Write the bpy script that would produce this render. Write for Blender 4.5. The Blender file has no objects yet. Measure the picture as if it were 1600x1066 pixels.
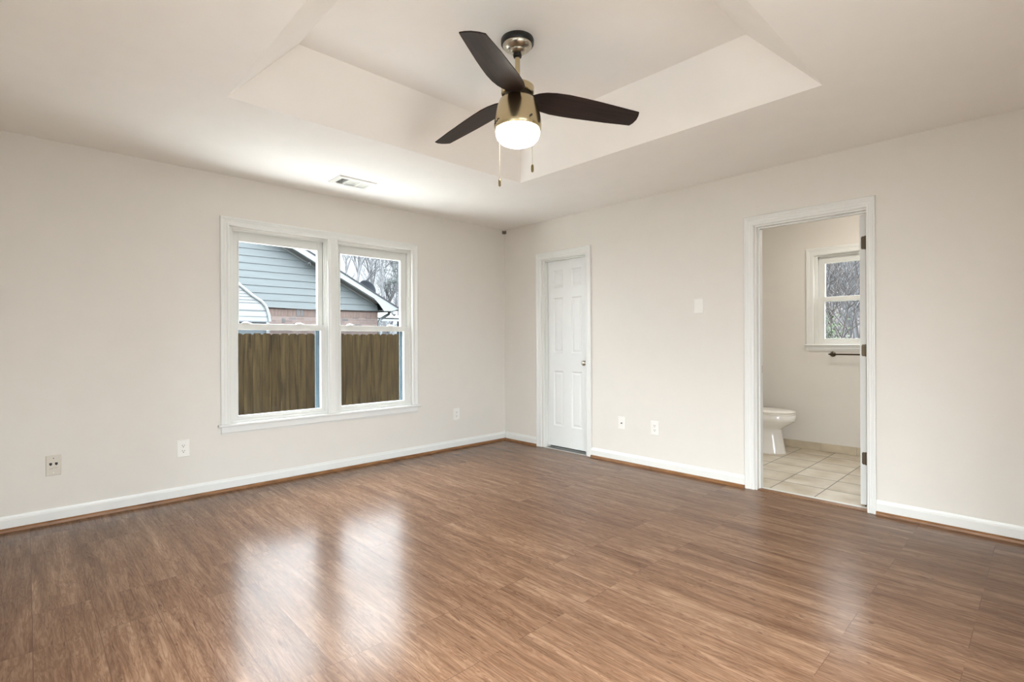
import bpy, bmesh, math, random
from mathutils import Vector, Matrix

PI = math.pi
SC = bpy.context.scene
COL = SC.collection
random.seed(7)

# ------------------------------------------------------------------ camera
cam_d = bpy.data.cameras.new('camera')
cam_d.sensor_fit = 'HORIZONTAL'; cam_d.sensor_width = 36.0
cam_d.lens = 797.8 * 36.0 / 1600.0
cam_d.clip_start = 0.02; cam_d.clip_end = 300
cam = bpy.data.objects.new('camera', cam_d); COL.objects.link(cam)
CAM = Vector((-4.0468, -4.3760, 1.1480)); YAW = 0.760573; ROLL = -0.004445
fw = Vector((math.sin(YAW), math.cos(YAW), 0)); rt = Vector((math.cos(YAW), -math.sin(YAW), 0)); up = Vector((0, 0, 1))
c_, s_ = math.cos(ROLL), math.sin(ROLL)
r2 = rt * c_ + up * s_
u2 = up * c_ - rt * s_
M = Matrix((( r2.x, u2.x, -fw.x, CAM.x), (r2.y, u2.y, -fw.y, CAM.y), (r2.z, u2.z, -fw.z, CAM.z), (0, 0, 0, 1)))
cam.matrix_world = M
SC.camera = cam

# ------------------------------------------------------------------ view, world, light
SC.view_settings.view_transform = 'Standard'; SC.view_settings.look = 'None'
SC.view_settings.gamma = 1.0; SC.view_settings.use_curve_mapping = False
SC.view_settings.exposure = 1.56
SKY = 11.0            # zenith; an overcast sky is a third as bright at the horizon
GLOW = 0.3
FAN_GLOW = 11.0
BATH_GLOW = 17.0
w = bpy.data.worlds.new('overcast_sky'); SC.world = w; w.use_nodes = True
nt = w.node_tree; nt.nodes.clear()
wo = nt.nodes.new('ShaderNodeOutputWorld'); bg = nt.nodes.new('ShaderNodeBackground')
tc = nt.nodes.new('ShaderNodeTexCoord'); nz = nt.nodes.new('ShaderNodeTexNoise'); cr = nt.nodes.new('ShaderNodeValToRGB')
nz.inputs['Scale'].default_value = 2.2; nz.inputs['Detail'].default_value = 5
cr.color_ramp.elements[0].position = 0.35; cr.color_ramp.elements[0].color = (0.74, 0.84, 0.96, 1)
cr.color_ramp.elements[1].position = 0.62; cr.color_ramp.elements[1].color = (0.97, 0.985, 1.0, 1)
nt.links.new(tc.outputs['Generated'], nz.inputs['Vector']); nt.links.new(nz.outputs['Fac'], cr.inputs['Fac'])
nt.links.new(cr.outputs['Color'], bg.inputs['Color'])
sx = nt.nodes.new('ShaderNodeSeparateXYZ'); nt.links.new(tc.outputs['Generated'], sx.inputs[0])
mr = nt.nodes.new('ShaderNodeMapRange'); nt.links.new(sx.outputs[2], mr.inputs[0])
mr.inputs[1].default_value = 0.0; mr.inputs[2].default_value = 1.0; mr.inputs[3].default_value = SKY / 3; mr.inputs[4].default_value = SKY
# low north-east sky dimmed so the trees show; added south-west glow lights the room
def wmath(op, a, b):
    n = nt.nodes.new('ShaderNodeMath'); n.operation = op
    for i, v in enumerate((a, b)):
        if isinstance(v, (int, float)): n.inputs[i].default_value = v
        else: nt.links.new(v, n.inputs[i])
    return n.outputs[0]
def wstep(v, a, b):
    n = nt.nodes.new('ShaderNodeMapRange'); n.interpolation_type = 'SMOOTHSTEP'; nt.links.new(v, n.inputs[0])
    n.inputs[1].default_value = a; n.inputs[2].default_value = b; return n.outputs[0]
toward_ne = wmath('MULTIPLY', wmath('ADD', sx.outputs[0], sx.outputs[1]), 0.7071)
bank = wmath('MULTIPLY', wmath('SUBTRACT', 1.0, wstep(sx.outputs[2], 0.20, 0.36)), wstep(toward_ne, -0.1, 0.35))
glow = wmath('MULTIPLY', wstep(wmath('MULTIPLY', toward_ne, -1.0), 0.05, 0.9), GLOW)
mxs = nt.nodes.new('ShaderNodeMix'); mxs.data_type = 'FLOAT'; nt.links.new(bank, mxs.inputs[0])
nt.links.new(wmath('ADD', mr.outputs[0], glow), mxs.inputs[2]); mxs.inputs[3].default_value = 0.44
nt.links.new(mxs.outputs[0], bg.inputs['Strength'])
nt.links.new(bg.outputs['Background'], wo.inputs['Surface'])

def portal(name, loc, direction, sx, sy):
    l = bpy.data.lights.new(name, 'AREA'); l.shape = 'RECTANGLE'; l.size = sx; l.size_y = sy
    l.cycles.is_portal = True
    o = bpy.data.objects.new(name, l); COL.objects.link(o); o.location = loc
    o.rotation_euler = Vector(direction).to_track_quat('-Z', 'Y').to_euler()
    return o
portal('window_portal', (-2.08, 0.17, 1.29), (0, -1, 0), 1.75, 1.6)
portal('added_back_door_portal', (-3.20, -5.2, 1.03), (0, 1, 0), 1.9, 2.1)
portal('added_side_door_portal', (-4.60, -3.50, 1.03), (1, 0, 0), 2.1, 2.1)
portal('bathroom_window_portal', (2.06, -2.99, 1.56), (-1, 0, 0), 0.75, 1.0)

# ------------------------------------------------------------------ materials
def lin(c):
    return tuple(((x / 255) / 12.92 if x / 255 <= 0.04045 else ((x / 255 + 0.055) / 1.055) ** 2.4) for x in c) + (1.0,)

def mat(name, col, rough=0.5, metal=0.0, spec=0.5, bump=0.0, bscale=200.0, vary=0.0, vscale=6.0, coat=0.0):
    m = bpy.data.materials.new(name); m.use_nodes = True
    nt = m.node_tree; b = nt.nodes['Principled BSDF']
    col = col if len(col) == 4 else lin(col)
    b.inputs['Base Color'].default_value = col
    b.inputs['Roughness'].default_value = rough; b.inputs['Metallic'].default_value = metal
    b.inputs['Specular IOR Level'].default_value = spec
    b.inputs['Coat Weight'].default_value = coat
    tc = nt.nodes.new('ShaderNodeTexCoord')
    n = nt.nodes.new('ShaderNodeTexNoise'); n.inputs['Scale'].default_value = vscale; n.inputs['Detail'].default_value = 4
    nt.links.new(tc.outputs['Object'], n.inputs['Vector'])
    r = nt.nodes.new('ShaderNodeValToRGB')
    a = max(vary, 0.01)
    r.color_ramp.elements[0].position = 0.3; r.color_ramp.elements[1].position = 0.7
    r.color_ramp.elements[0].color = tuple(x * (1 - a) for x in col[:3]) + (1,)
    r.color_ramp.elements[1].color = tuple(min(1, x * (1 + a)) for x in col[:3]) + (1,)
    nt.links.new(n.outputs['Fac'], r.inputs['Fac']); nt.links.new(r.outputs['Color'], b.inputs['Base Color'])
    if bump:
        n2 = nt.nodes.new('ShaderNodeTexNoise'); n2.inputs['Scale'].default_value = bscale; n2.inputs['Detail'].default_value = 2
        nt.links.new(tc.outputs['Object'], n2.inputs['Vector'])
        bp = nt.nodes.new('ShaderNodeBump'); bp.inputs['Strength'].default_value = bump; bp.inputs['Distance'].default_value = 0.002
        nt.links.new(n2.outputs['Fac'], bp.inputs['Height']); nt.links.new(bp.outputs['Normal'], b.inputs['Normal'])
    return m

M_wall = mat('greige_wall_paint', (223, 217, 208), 0.6, bump=0.08, bscale=260)
M_ceil = mat('ceiling_paint', (246, 243, 238), 0.75, bump=0.06, bscale=220)
M_trim = mat('white_trim_paint', (228, 227, 222), 0.32)
M_door = mat('white_door_paint', (228, 228, 225), 0.4, bump=0.05, bscale=90)
M_vinyl = mat('white_window_vinyl', (226, 225, 219), 0.3)
M_plate = mat('white_plastic', (236, 233, 226), 0.35)
M_almond = mat('ivory_plastic', (209, 201, 187), 0.4)
M_clip = mat('dull_grey_metal', (112, 105, 92), 0.5)
M_dark = mat('dark_slot', (28, 26, 24), 0.6)
M_nickel = mat('satin_nickel', (190, 184, 170), 0.28, 1.0)
M_bronze = mat('aged_nickel', (84, 74, 62), 0.35, 1.0)
M_brass = mat('brushed_antique_nickel', (200, 184, 150), 0.26, 1.0)
M_black = mat('black_metal', (22, 21, 20), 0.4)
M_chain = mat('pull_chain_metal', (150, 140, 116), 0.45, 1.0)
M_fob = mat('aged_brass_fob', (120, 104, 70), 0.35, 1.0)
M_porc = mat('white_porcelain', (236, 231, 224), 0.1, spec=0.6, coat=0.3)
M_seat = mat('white_toilet_seat', (234, 227, 217), 0.25)
M_screenfr = mat('window_screen_frame_metal', (92, 108, 118), 0.4)
M_block = mat('gap_shade_closet_floor', (58, 50, 44), 0.9)  # floor colour darkened so the gap under the closet door reads as shade

def mat_glass(name):
    m = bpy.data.materials.new(name); m.use_nodes = True; nt = m.node_tree; nt.nodes.clear()
    o = nt.nodes.new('ShaderNodeOutputMaterial'); mx = nt.nodes.new('ShaderNodeMixShader')
    t = nt.nodes.new('ShaderNodeBsdfTransparent'); g = nt.nodes.new('ShaderNodeBsdfGlossy'); f = nt.nodes.new('ShaderNodeFresnel')
    t.inputs['Color'].default_value = (0.96, 0.98, 0.98, 1); g.inputs['Roughness'].default_value = 0.02
    f.inputs['IOR'].default_value = 1.05
    nt.links.new(f.outputs[0], mx.inputs[0]); nt.links.new(t.outputs[0], mx.inputs[1]); nt.links.new(g.outputs[0], mx.inputs[2])
    nt.links.new(mx.outputs[0], o.inputs[0]); return m
M_glass = mat_glass('window_glass')

def mat_screen():
    m = bpy.data.materials.new('insect_screen_mesh'); m.use_nodes = True; nt = m.node_tree; nt.nodes.clear()
    o = nt.nodes.new('ShaderNodeOutputMaterial'); mx = nt.nodes.new('ShaderNodeMixShader')
    t = nt.nodes.new('ShaderNodeBsdfTransparent'); g = nt.nodes.new('ShaderNodeBsdfDiffuse')
    g.inputs['Color'].default_value = (0.02, 0.021, 0.022, 1); mx.inputs[0].default_value = 0.20
    nt.links.new(t.outputs[0], mx.inputs[1]); nt.links.new(g.outputs[0], mx.inputs[2]); nt.links.new(mx.outputs[0], o.inputs[0]); return m
M_screen = mat_screen()

def mat_emit(name, col, strength):
    m = bpy.data.materials.new(name); m.use_nodes = True; nt = m.node_tree; nt.nodes.clear()
    o = nt.nodes.new('ShaderNodeOutputMaterial'); e = nt.nodes.new('ShaderNodeEmission')
    e.inputs['Color'].default_value = col; e.inputs['Strength'].default_value = strength
    nt.links.new(e.outputs[0], o.inputs[0]); return m
M_bowl = mat_emit('lit_frosted_bowl', (1.0, 0.94, 0.85, 1), FAN_GLOW)
M_bathlamp = mat_emit('added_bathroom_diffuser', (1.0, 0.96, 0.90, 1), BATH_GLOW)

def node_mix(nt, fac, a, b, mode='MIX'):
    n = nt.nodes.new('ShaderNodeMix'); n.data_type = 'RGBA'; n.blend_type = mode
    def setin(sock, v):
        if hasattr(v, 'is_linked') or hasattr(v, 'links'): nt.links.new(v, sock)
        else: sock.default_value = v
    setin(n.inputs[0], fac); setin(n.inputs[6], a); setin(n.inputs[7], b)
    return n.outputs[2]

def math_node(nt, op, a, b=None):
    n = nt.nodes.new('ShaderNodeMath'); n.operation = op
    for i, v in enumerate((a, b)):
        if v is None: continue
        if hasattr(v, 'links'): nt.links.new(v, n.inputs[i])
        else: n.inputs[i].default_value = v
    return n.outputs[0]

def ramp(nt, fac, stops):
    r = nt.nodes.new('ShaderNodeValToRGB'); e = r.color_ramp.elements
    while len(e) < len(stops): e.new(0.5)
    for k, (p, c) in enumerate(stops): e[k].position = p; e[k].color = c if len(c) == 4 else lin(c)
    nt.links.new(fac, r.inputs[0]); return r.outputs[0]

def mat_floor():
    m = bpy.data.materials.new('oak_laminate_planks'); m.use_nodes = True; nt = m.node_tree
    b = nt.nodes['Principled BSDF']; L = nt.links
    tc = nt.nodes.new('ShaderNodeTexCoord'); sep = nt.nodes.new('ShaderNodeSeparateXYZ'); L.new(tc.outputs['Object'], sep.inputs[0])
    X, Y = sep.outputs[0], sep.outputs[1]
    # u runs along the plank (world y), v across (world x)
    u = math_node(nt, 'ADD', Y, 20 * 1.2 + 1.42); v = math_node(nt, 'ADD', X, 3.065 + 40 * 0.1935)
    cmb = nt.nodes.new('ShaderNodeCombineXYZ'); L.new(u, cmb.inputs[0]); L.new(v, cmb.inputs[1])
    def brick(w, h, ms, off, freq=2, c1=(0, 0, 0, 1), c2=(1, 1, 1, 1)):
        t = nt.nodes.new('ShaderNodeTexBrick'); t.offset = off; t.offset_frequency = freq; t.squash = 1.0
        t.inputs['Color1'].default_value = c1; t.inputs['Color2'].default_value = c2
        t.inputs['Mortar'].default_value = (0.5, 0.5, 0.5, 1); t.inputs['Scale'].default_value = 1.0
        t.inputs['Mortar Size'].default_value = ms; t.inputs['Mortar Smooth'].default_value = 0.1; t.inputs['Bias'].default_value = 0.0
        t.inputs['Brick Width'].default_value = w; t.inputs['Row Height'].default_value = h
        L.new(cmb.outputs[0], t.inputs['Vector']); return t
    plank = brick(1.2, 0.1935, 0.0011, 0.29)
    strip = brick(1.2, 0.09675, 0.0, 0.29, 2)
    pr = nt.nodes.new('ShaderNodeSeparateColor'); L.new(plank.outputs['Color'], pr.inputs[0])
    st = nt.nodes.new('ShaderNodeSeparateColor'); L.new(strip.outputs['Color'], st.inputs[0])
    seed = math_node(nt, 'ADD', math_node(nt, 'MULTIPLY', pr.outputs[0], 17.3), math_node(nt, 'MULTIPLY', st.outputs[0], 5.3))
    def noise(sx, sy, scale, detail, dist, rough=0.6):
        cb = nt.nodes.new('ShaderNodeCombineXYZ')
        L.new(math_node(nt, 'MULTIPLY', X, sx), cb.inputs[0]); L.new(math_node(nt, 'MULTIPLY', Y, sy), cb.inputs[1])
        n = nt.nodes.new('ShaderNodeTexNoise'); n.noise_dimensions = '4D'
        L.new(cb.outputs[0], n.inputs['Vector']); L.new(seed, n.inputs['W'])
        n.inputs['Scale'].default_value = scale; n.inputs['Detail'].default_value = detail
        n.inputs['Distortion'].default_value = dist; n.inputs['Roughness'].default_value = rough
        return n.outputs['Fac']
    broad = noise(7, 0.7, 2.0, 3, 0.9)
    fine = noise(60, 2.4, 2.4, 4, 0.35)
    figure = noise(14, 1.5, 1.5, 4, 2.6, 0.55)
    streak = noise(34, 1.7, 1.5, 5, 1.4, 0.68)
    knot = noise(13, 3.6, 1.7, 3, 3.2, 0.6)
    base = ramp(nt, broad, [(0.28, (113, 86, 66)), (0.5, (138, 108, 85)), (0.74, (163, 133, 108))])
    fcol = ramp(nt, fine, [(0.34, (188, 174, 164)), (0.62, (255, 255, 255))])
    col = node_mix(nt, 0.5, base, fcol, 'MULTIPLY')
    gcol = ramp(nt, figure, [(0.30, (196, 180, 168)), (0.42, (255, 255, 255)), (0.50, (214, 202, 192)), (0.58, (255, 255, 255)), (0.70, (226, 216, 208))])
    col = node_mix(nt, 0.85, col, gcol, 'MULTIPLY')
    smask = ramp(nt, streak, [(0.31, (255, 255, 255)), (0.40, (0, 0, 0))])
    col = node_mix(nt, math_node(nt, 'MULTIPLY', smask, 0.8), col, lin((76, 52, 40)))
    kmask = ramp(nt, knot, [(0.30, (255, 255, 255)), (0.37, (0, 0, 0))])
    col = node_mix(nt, math_node(nt, 'MULTIPLY', kmask, 0.65), col, lin((78, 54, 42)))
    pv = ramp(nt, pr.outputs[0], [(0.0, (232, 226, 222)), (1.0, (255, 255, 255))])
    col = node_mix(nt, 0.6, col, pv, 'MULTIPLY')
    col = node_mix(nt, math_node(nt, 'MULTIPLY', plank.outputs['Fac'], 0.75), col, lin((88, 62, 48)))
    L.new(col, b.inputs['Base Color'])
    b.inputs['Roughness'].default_value = 0.19; b.inputs['Specular IOR Level'].default_value = 0.12
    rr = nt.nodes.new('ShaderNodeMapRange'); L.new(fine, rr.inputs[0]); rr.inputs[3].default_value = 0.19; rr.inputs[4].default_value = 0.24
    L.new(rr.outputs[0], b.inputs['Roughness'])
    bp = nt.nodes.new('ShaderNodeBump'); bp.inputs['Strength'].default_value = 0.5; bp.inputs['Distance'].default_value = 0.0012; bp.invert = True
    L.new(plank.outputs['Fac'], bp.inputs['Height'])
    L.new(bp.outputs['Normal'], b.inputs['Normal'])
    return m
M_floor = mat_floor()

def mat_tile(x0, y0, s):
    m = bpy.data.materials.new('beige_floor_tile'); m.use_nodes = True; nt = m.node_tree
    b = nt.nodes['Principled BSDF']; L = nt.links
    tc = nt.nodes.new('ShaderNodeTexCoord'); sep = nt.nodes.new('ShaderNodeSeparateXYZ'); L.new(tc.outputs['Object'], sep.inputs[0])
    def line(v, o, wd):
        a = math_node(nt, 'DIVIDE', math_node(nt, 'SUBTRACT', v, o - 20 * s), s)
        f = math_node(nt, 'FRACT', a)
        d = math_node(nt, 'MINIMUM', f, math_node(nt, 'SUBTRACT', 1.0, f))
        return math_node(nt, 'LESS_THAN', d, wd / s), math_node(nt, 'FLOOR', a)
    lx, ix = line(sep.outputs[0], x0, 0.006); ly, iy = line(sep.outputs[1], y0, 0.0032)
    g = math_node(nt, 'MAXIMUM', math_node(nt, 'MULTIPLY', lx, 0.8), ly)
    cb = nt.nodes.new('ShaderNodeCombineXYZ'); L.new(ix, cb.inputs[0]); L.new(iy, cb.inputs[1])
    wn = nt.nodes.new('ShaderNodeTexWhiteNoise'); L.new(cb.outputs[0], wn.inputs['Vector'])
    n = nt.nodes.new('ShaderNodeTexNoise'); n.inputs['Scale'].default_value = 5; n.inputs['Detail'].default_value = 6; n.noise_dimensions = '4D'
    L.new(tc.outputs['Object'], n.inputs['Vector']); L.new(math_node(nt, 'MULTIPLY', wn.outputs['Value'], 8.0), n.inputs['W'])
    col = ramp(nt, n.outputs['Fac'], [(0.3, (186, 170, 146)), (0.5, (206, 194, 174)), (0.7, (222, 213, 197))])
    col = node_mix(nt, g, col, lin((84, 74, 64)))
    L.new(col, b.inputs['Base Color']); b.inputs['Roughness'].default_value = 0.3
    bp = nt.nodes.new('ShaderNodeBump'); bp.inputs['Strength'].default_value = 0.5; bp.inputs['Distance'].default_value = 0.002; bp.invert = True
    L.new(g, bp.inputs['Height']); L.new(bp.outputs['Normal'], b.inputs['Normal'])
    return m
M_tile = mat_tile(0.395, -2.575, 0.31)

def mat_wood(name, cols, stretch, seedscale=1.0, rough=0.6, attr=False, spec=0.3):
    """grain runs along the axis whose stretch is small (object space)"""
    m = bpy.data.materials.new(name); m.use_nodes = True; nt = m.node_tree
    b = nt.nodes['Principled BSDF']; L = nt.links
    tc = nt.nodes.new('ShaderNodeTexCoord'); mp = nt.nodes.new('ShaderNodeMapping'); mp.inputs['Scale'].default_value = stretch
    oi = nt.nodes.new('ShaderNodeObjectInfo')
    L.new(tc.outputs['Object'], mp.inputs['Vector'])
    n = nt.nodes.new('ShaderNodeTexNoise'); n.noise_dimensions = '4D'; n.inputs['Scale'].default_value = 1.0; n.inputs['Detail'].default_value = 5
    n.inputs['Distortion'].default_value = 1.0
    L.new(mp.outputs[0], n.inputs['Vector']); L.new(math_node(nt, 'MULTIPLY', oi.outputs['Random'], 30.0 * seedscale), n.inputs['W'])
    col = ramp(nt, n.outputs['Fac'], [(0.3, cols[0]), (0.5, cols[1]), (0.72, cols[2])])
    pv = ramp(nt, oi.outputs['Random'], [(0.0, (215, 208, 196)), (1.0, (255, 255, 255))])
    col = node_mix(nt, 0.8 if seedscale else 0.0, col, pv, 'MULTIPLY')
    L.new(col, b.inputs['Base Color']); b.inputs['Roughness'].default_value = rough; b.inputs['Specular IOR Level'].default_value = spec
    return m
M_picket = mat_wood('weathered_cedar', ((21, 15, 8), (38, 30, 17), (50, 41, 24)), (26, 10, 1.6), spec=0.04)
M_shoe = mat_wood('stained_oak_moulding', ((104, 70, 42), (134, 93, 58), (154, 113, 76)), (6, 6, 60), 0.0, 0.35)
M_blade = mat_wood('dark_walnut_blade', ((26, 17, 14), (38, 25, 21), (52, 36, 30)), (3, 60, 20), 0.0, 0.45, spec=0.25)

def mat_siding():
    m = bpy.data.materials.new('grey_blue_siding'); m.use_nodes = True; nt = m.node_tree
    b = nt.nodes['Principled BSDF']; L = nt.links
    tc = nt.nodes.new('ShaderNodeTexCoord'); mp = nt.nodes.new('ShaderNodeMapping'); mp.inputs['Scale'].default_value = (1.2, 1, 22)
    L.new(tc.outputs['Object'], mp.inputs[0]); n = nt.nodes.new('ShaderNodeTexNoise'); n.inputs['Scale'].default_value = 1.5; n.inputs['Detail'].default_value = 5
    L.new(mp.outputs[0], n.inputs['Vector'])
    L.new(ramp(nt, n.outputs['Fac'], [(0.3, (52, 57, 58)), (0.7, (58, 64, 65))]), b.inputs['Base Color'])
    b.inputs['Roughness'].default_value = 0.65
    return m
M_siding = mat_siding()

def mat_brick():
    m = bpy.data.materials.new('red_brick'); m.use_nodes = True; nt = m.node_tree
    b = nt.nodes['Principled BSDF']; L = nt.links
    tc = nt.nodes.new('ShaderNodeTexCoord'); sep = nt.nodes.new('ShaderNodeSeparateXYZ'); L.new(tc.outputs['Object'], sep.inputs[0])
    cb = nt.nodes.new('ShaderNodeCombineXYZ'); L.new(math_node(nt, 'ADD', sep.outputs[0], 20.0), cb.inputs[0]); L.new(math_node(nt, 'ADD', sep.outputs[2], 5.0), cb.inputs[1])
    t = nt.nodes.new('ShaderNodeTexBrick'); L.new(cb.outputs[0], t.inputs['Vector'])
    t.inputs['Scale'].default_value = 1; t.inputs['Brick Width'].default_value = 0.21; t.inputs['Row Height'].default_value = 0.071
    t.inputs['Mortar Size'].default_value = 0.006; t.inputs['Mortar Smooth'].default_value = 0.2
    t.inputs['Color1'].default_value = (0, 0, 0, 1); t.inputs['Color2'].default_value = (1, 1, 1, 1); t.inputs['Mortar'].default_value = (0.5, 0.5, 0.5, 1)
    col = ramp(nt, t.outputs['Color'], [(0.0, (44, 41, 42)), (0.12, (60, 49, 46)), (0.5, (68, 56, 51)), (0.9, (75, 64, 60)), (1.0, (52, 49, 50))])
    col = node_mix(nt, t.outputs['Fac'], col, lin((75, 67, 63)))
    L.new(col, b.inputs['Base Color']); b.inputs['Roughness'].default_value = 0.85
    return m
M_brick = mat_brick()
M_roof = mat('asphalt_shingle', (19, 19, 22), 0.9, vary=0.25, vscale=30)
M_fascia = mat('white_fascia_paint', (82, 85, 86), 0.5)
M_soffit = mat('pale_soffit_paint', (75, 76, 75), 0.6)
M_gutter = mat('grey_gutter_metal', (36, 38, 39), 0.4)
M_down = mat('pale_downspout_metal', (59, 64, 65), 0.4)
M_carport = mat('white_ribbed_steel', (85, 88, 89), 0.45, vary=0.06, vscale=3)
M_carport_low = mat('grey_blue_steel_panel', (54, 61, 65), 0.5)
M_rib = mat('grey_steel_rib', (47, 50, 54), 0.5)
M_dish = mat('dark_grey_dish', (14, 17, 21), 0.8, spec=0.1)
M_ground = mat('winter_lawn', (108, 100, 72), 0.95, vary=0.35, vscale=1.5)
M_bark = mat('grey_bark', (65, 65, 66), 0.9, vary=0.2, vscale=8)
M_twig = mat('pale_twig_bark', (66, 66, 67), 0.9, vary=0.25, vscale=5)
M_browntwig = mat('brown_twig_bark', (44, 38, 35), 0.9, vary=0.25, vscale=5)
M_needle = mat('pine_needles', (19, 28, 24), 0.8, vary=0.3, vscale=6)
M_leaf = mat('green_leaves', (44, 56, 26), 0.7, vary=0.3, vscale=9)
M_carpaint = mat('grey_car_paint', (104, 103, 116), 0.25, coat=0.4)
M_carglass = mat('dark_car_glass', (24, 26, 30), 0.1)
def mat_litter():
    m = bpy.data.materials.new('leaf_litter_slope'); m.use_nodes = True; nt = m.node_tree
    b = nt.nodes['Principled BSDF']; L = nt.links
    tc = nt.nodes.new('ShaderNodeTexCoord'); sep = nt.nodes.new('ShaderNodeSeparateXYZ'); L.new(tc.outputs['Object'], sep.inputs[0])
    v = nt.nodes.new('ShaderNodeTexVoronoi'); v.inputs['Scale'].default_value = 9; L.new(tc.outputs['Object'], v.inputs['Vector'])
    n = nt.nodes.new('ShaderNodeTexNoise'); n.inputs['Scale'].default_value = 1.4; n.inputs['Detail'].default_value = 5; L.new(tc.outputs['Object'], n.inputs['Vector'])
    sc = nt.nodes.new('ShaderNodeSeparateColor'); L.new(v.outputs['Color'], sc.inputs[0])
    litter = ramp(nt, sc.outputs[0], [(0.0, (14, 11, 10)), (0.4, (32, 25, 22)), (0.75, (46, 36, 32)), (1.0, (60, 56, 55))])
    lawn = ramp(nt, n.outputs['Fac'], [(0.3, (44, 42, 30)), (0.7, (56, 53, 39))])
    mr = nt.nodes.new('ShaderNodeMapRange'); L.new(sep.outputs[0], mr.inputs[0]); mr.inputs[1].default_value = 4.0; mr.inputs[2].default_value = 7.0
    col = node_mix(nt, mr.outputs[0], lawn, litter)
    L.new(col, b.inputs['Base Color']); b.inputs['Roughness'].default_value = 0.95
    return m
M_litter = mat_litter()

# ------------------------------------------------------------------ mesh helpers
def box(bm, x0, x1, y0, y1, z0, z1):
    if x0 > x1: x0, x1 = x1, x0
    if y0 > y1: y0, y1 = y1, y0
    if z0 > z1: z0, z1 = z1, z0
    v = [bm.verts.new((x, y, z)) for z in (z0, z1) for y in (y0, y1) for x in (x0, x1)]
    for f in ((0, 2, 3, 1), (4, 5, 7, 6), (0, 1, 5, 4), (2, 6, 7, 3), (0, 4, 6, 2), (1, 3, 7, 5)):
        bm.faces.new([v[i] for i in f])

def prism(bm, poly, p0, p1, axis):
    """closed polygon poly (2-D) swept along axis between p0 and p1; 2-D coords are the other two axes in order"""
    def mk(a, b, t):
        return {'x': (t, a, b), 'y': (a, t, b), 'z': (a, b, t)}[axis]
    A = [bm.verts.new(mk(a, b, p0)) for a, b in poly]; B = [bm.verts.new(mk(a, b, p1)) for a, b in poly]
    n = len(poly)
    bm.faces.new(A[::-1]); bm.faces.new(B)
    for i in range(n): bm.faces.new((A[i], A[(i + 1) % n], B[(i + 1) % n], B[i]))

def tube(bm, pts, radii, seg=8, caps=True):
    pts = [Vector(p) for p in pts]
    if not isinstance(radii, (list, tuple)): radii = [radii] * len(pts)
    rings = []
    prev = None
    for i, p in enumerate(pts):
        d = (pts[min(i + 1, len(pts) - 1)] - pts[max(i - 1, 0)])
        d = d.normalized() if d.length > 1e-9 else Vector((0, 0, 1))
        if prev is None:
            a = Vector((0, 0, 1)) if abs(d.z) < 0.9 else Vector((1, 0, 0))
            n = d.cross(a).normalized()
        else:
            n = (prev - d * prev.dot(d)); n = n.normalized() if n.length > 1e-6 else d.orthogonal().normalized()
        prev = n; b = d.cross(n)
        rings.append([bm.verts.new(p + (n * math.cos(2 * PI * k / seg) + b * math.sin(2 * PI * k / seg)) * radii[i]) for k in range(seg)])
    for r0, r1 in zip(rings, rings[1:]):
        for k in range(seg): bm.faces.new((r0[k], r0[(k + 1) % seg], r1[(k + 1) % seg], r1[k]))
    if caps:
        bm.faces.new(rings[0][::-1]); bm.faces.new(rings[-1])

def lathe(bm, prof, center=(0, 0), seg=48, cap0=True, cap1=True):
    """prof: (radius, z) from one end to the other, around a vertical axis"""
    rings = []
    for r, z in prof:
        if r < 1e-6: rings.append([bm.verts.new((center[0], center[1], z))])
        else: rings.append([bm.verts.new((center[0] + r * math.cos(2 * PI * k / seg), center[1] + r * math.sin(2 * PI * k / seg), z)) for k in range(seg)])
    for a, b in zip(rings, rings[1:]):
        for k in range(seg):
            k2 = (k + 1) % seg
            if len(a) == 1 and len(b) == 1: continue
            if len(a) == 1: bm.faces.new((a[0], b[k2], b[k]))
            elif len(b) == 1: bm.faces.new((a[k], a[k2], b[0]))
            else: bm.faces.new((a[k], a[k2], b[k2], b[k]))
    if cap0 and len(rings[0]) > 1: bm.faces.new(rings[0][::-1])
    if cap1 and len(rings[-1]) > 1: bm.faces.new(rings[-1])

def obj(name, bm, m, parent=None, smooth=None, bevel=0.0, bseg=2):
    bmesh.ops.recalc_face_normals(bm, faces=bm.faces)
    me = bpy.data.meshes.new(name)
    if smooth is not None:
        for f in bm.faces: f.smooth = True
        for e in bm.edges:
            if len(e.link_faces) == 2: e.smooth = e.calc_face_angle(0) < smooth
    if parent is not None:
        off = Vector((0, 0, 0)); p = parent
        while p is not None: off += p.location; p = p.parent
        bmesh.ops.translate(bm, verts=bm.verts, vec=-off)
    bm.to_mesh(me); bm.free()
    o = bpy.data.objects.new(name, me); COL.objects.link(o)
    if m is not None: me.materials.append(m)
    if parent is not None: o.parent = parent
    if bevel:
        md = o.modifiers.new('bevel', 'BEVEL'); md.width = bevel; md.segments = bseg; md.limit_method = 'ANGLE'; md.angle_limit = math.radians(40)
    return o

def tag(o, label, cat, group=None, kind=None):
    o['label'] = label; o['category'] = cat
    if group: o['group'] = group
    if kind: o['kind'] = kind
    return o

def thing(name, loc, label, cat, group=None, kind=None):
    o = bpy.data.objects.new(name, None); COL.objects.link(o); o.location = loc; o.empty_display_size = 0.05
    return tag(o, label, cat, group, kind)

def struct(name, bm, m, label, cat, parent=None, **k):
    o = obj(name, bm, m, parent, **k)
    if parent is None: tag(o, label, cat, kind='structure')
    return o

def dup(root, loc, rotz=None, label=None):
    r = root.copy(); COL.objects.link(r); r.location = loc
    if rotz is not None: r.rotation_euler = (0, 0, rotz)
    if label: r['label'] = label
    for ch in list(root.children):
        c = ch.copy(); COL.objects.link(c); c.parent = r
        for g in list(ch.children):
            d = g.copy(); COL.objects.link(d); d.parent = c
    return r

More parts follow.
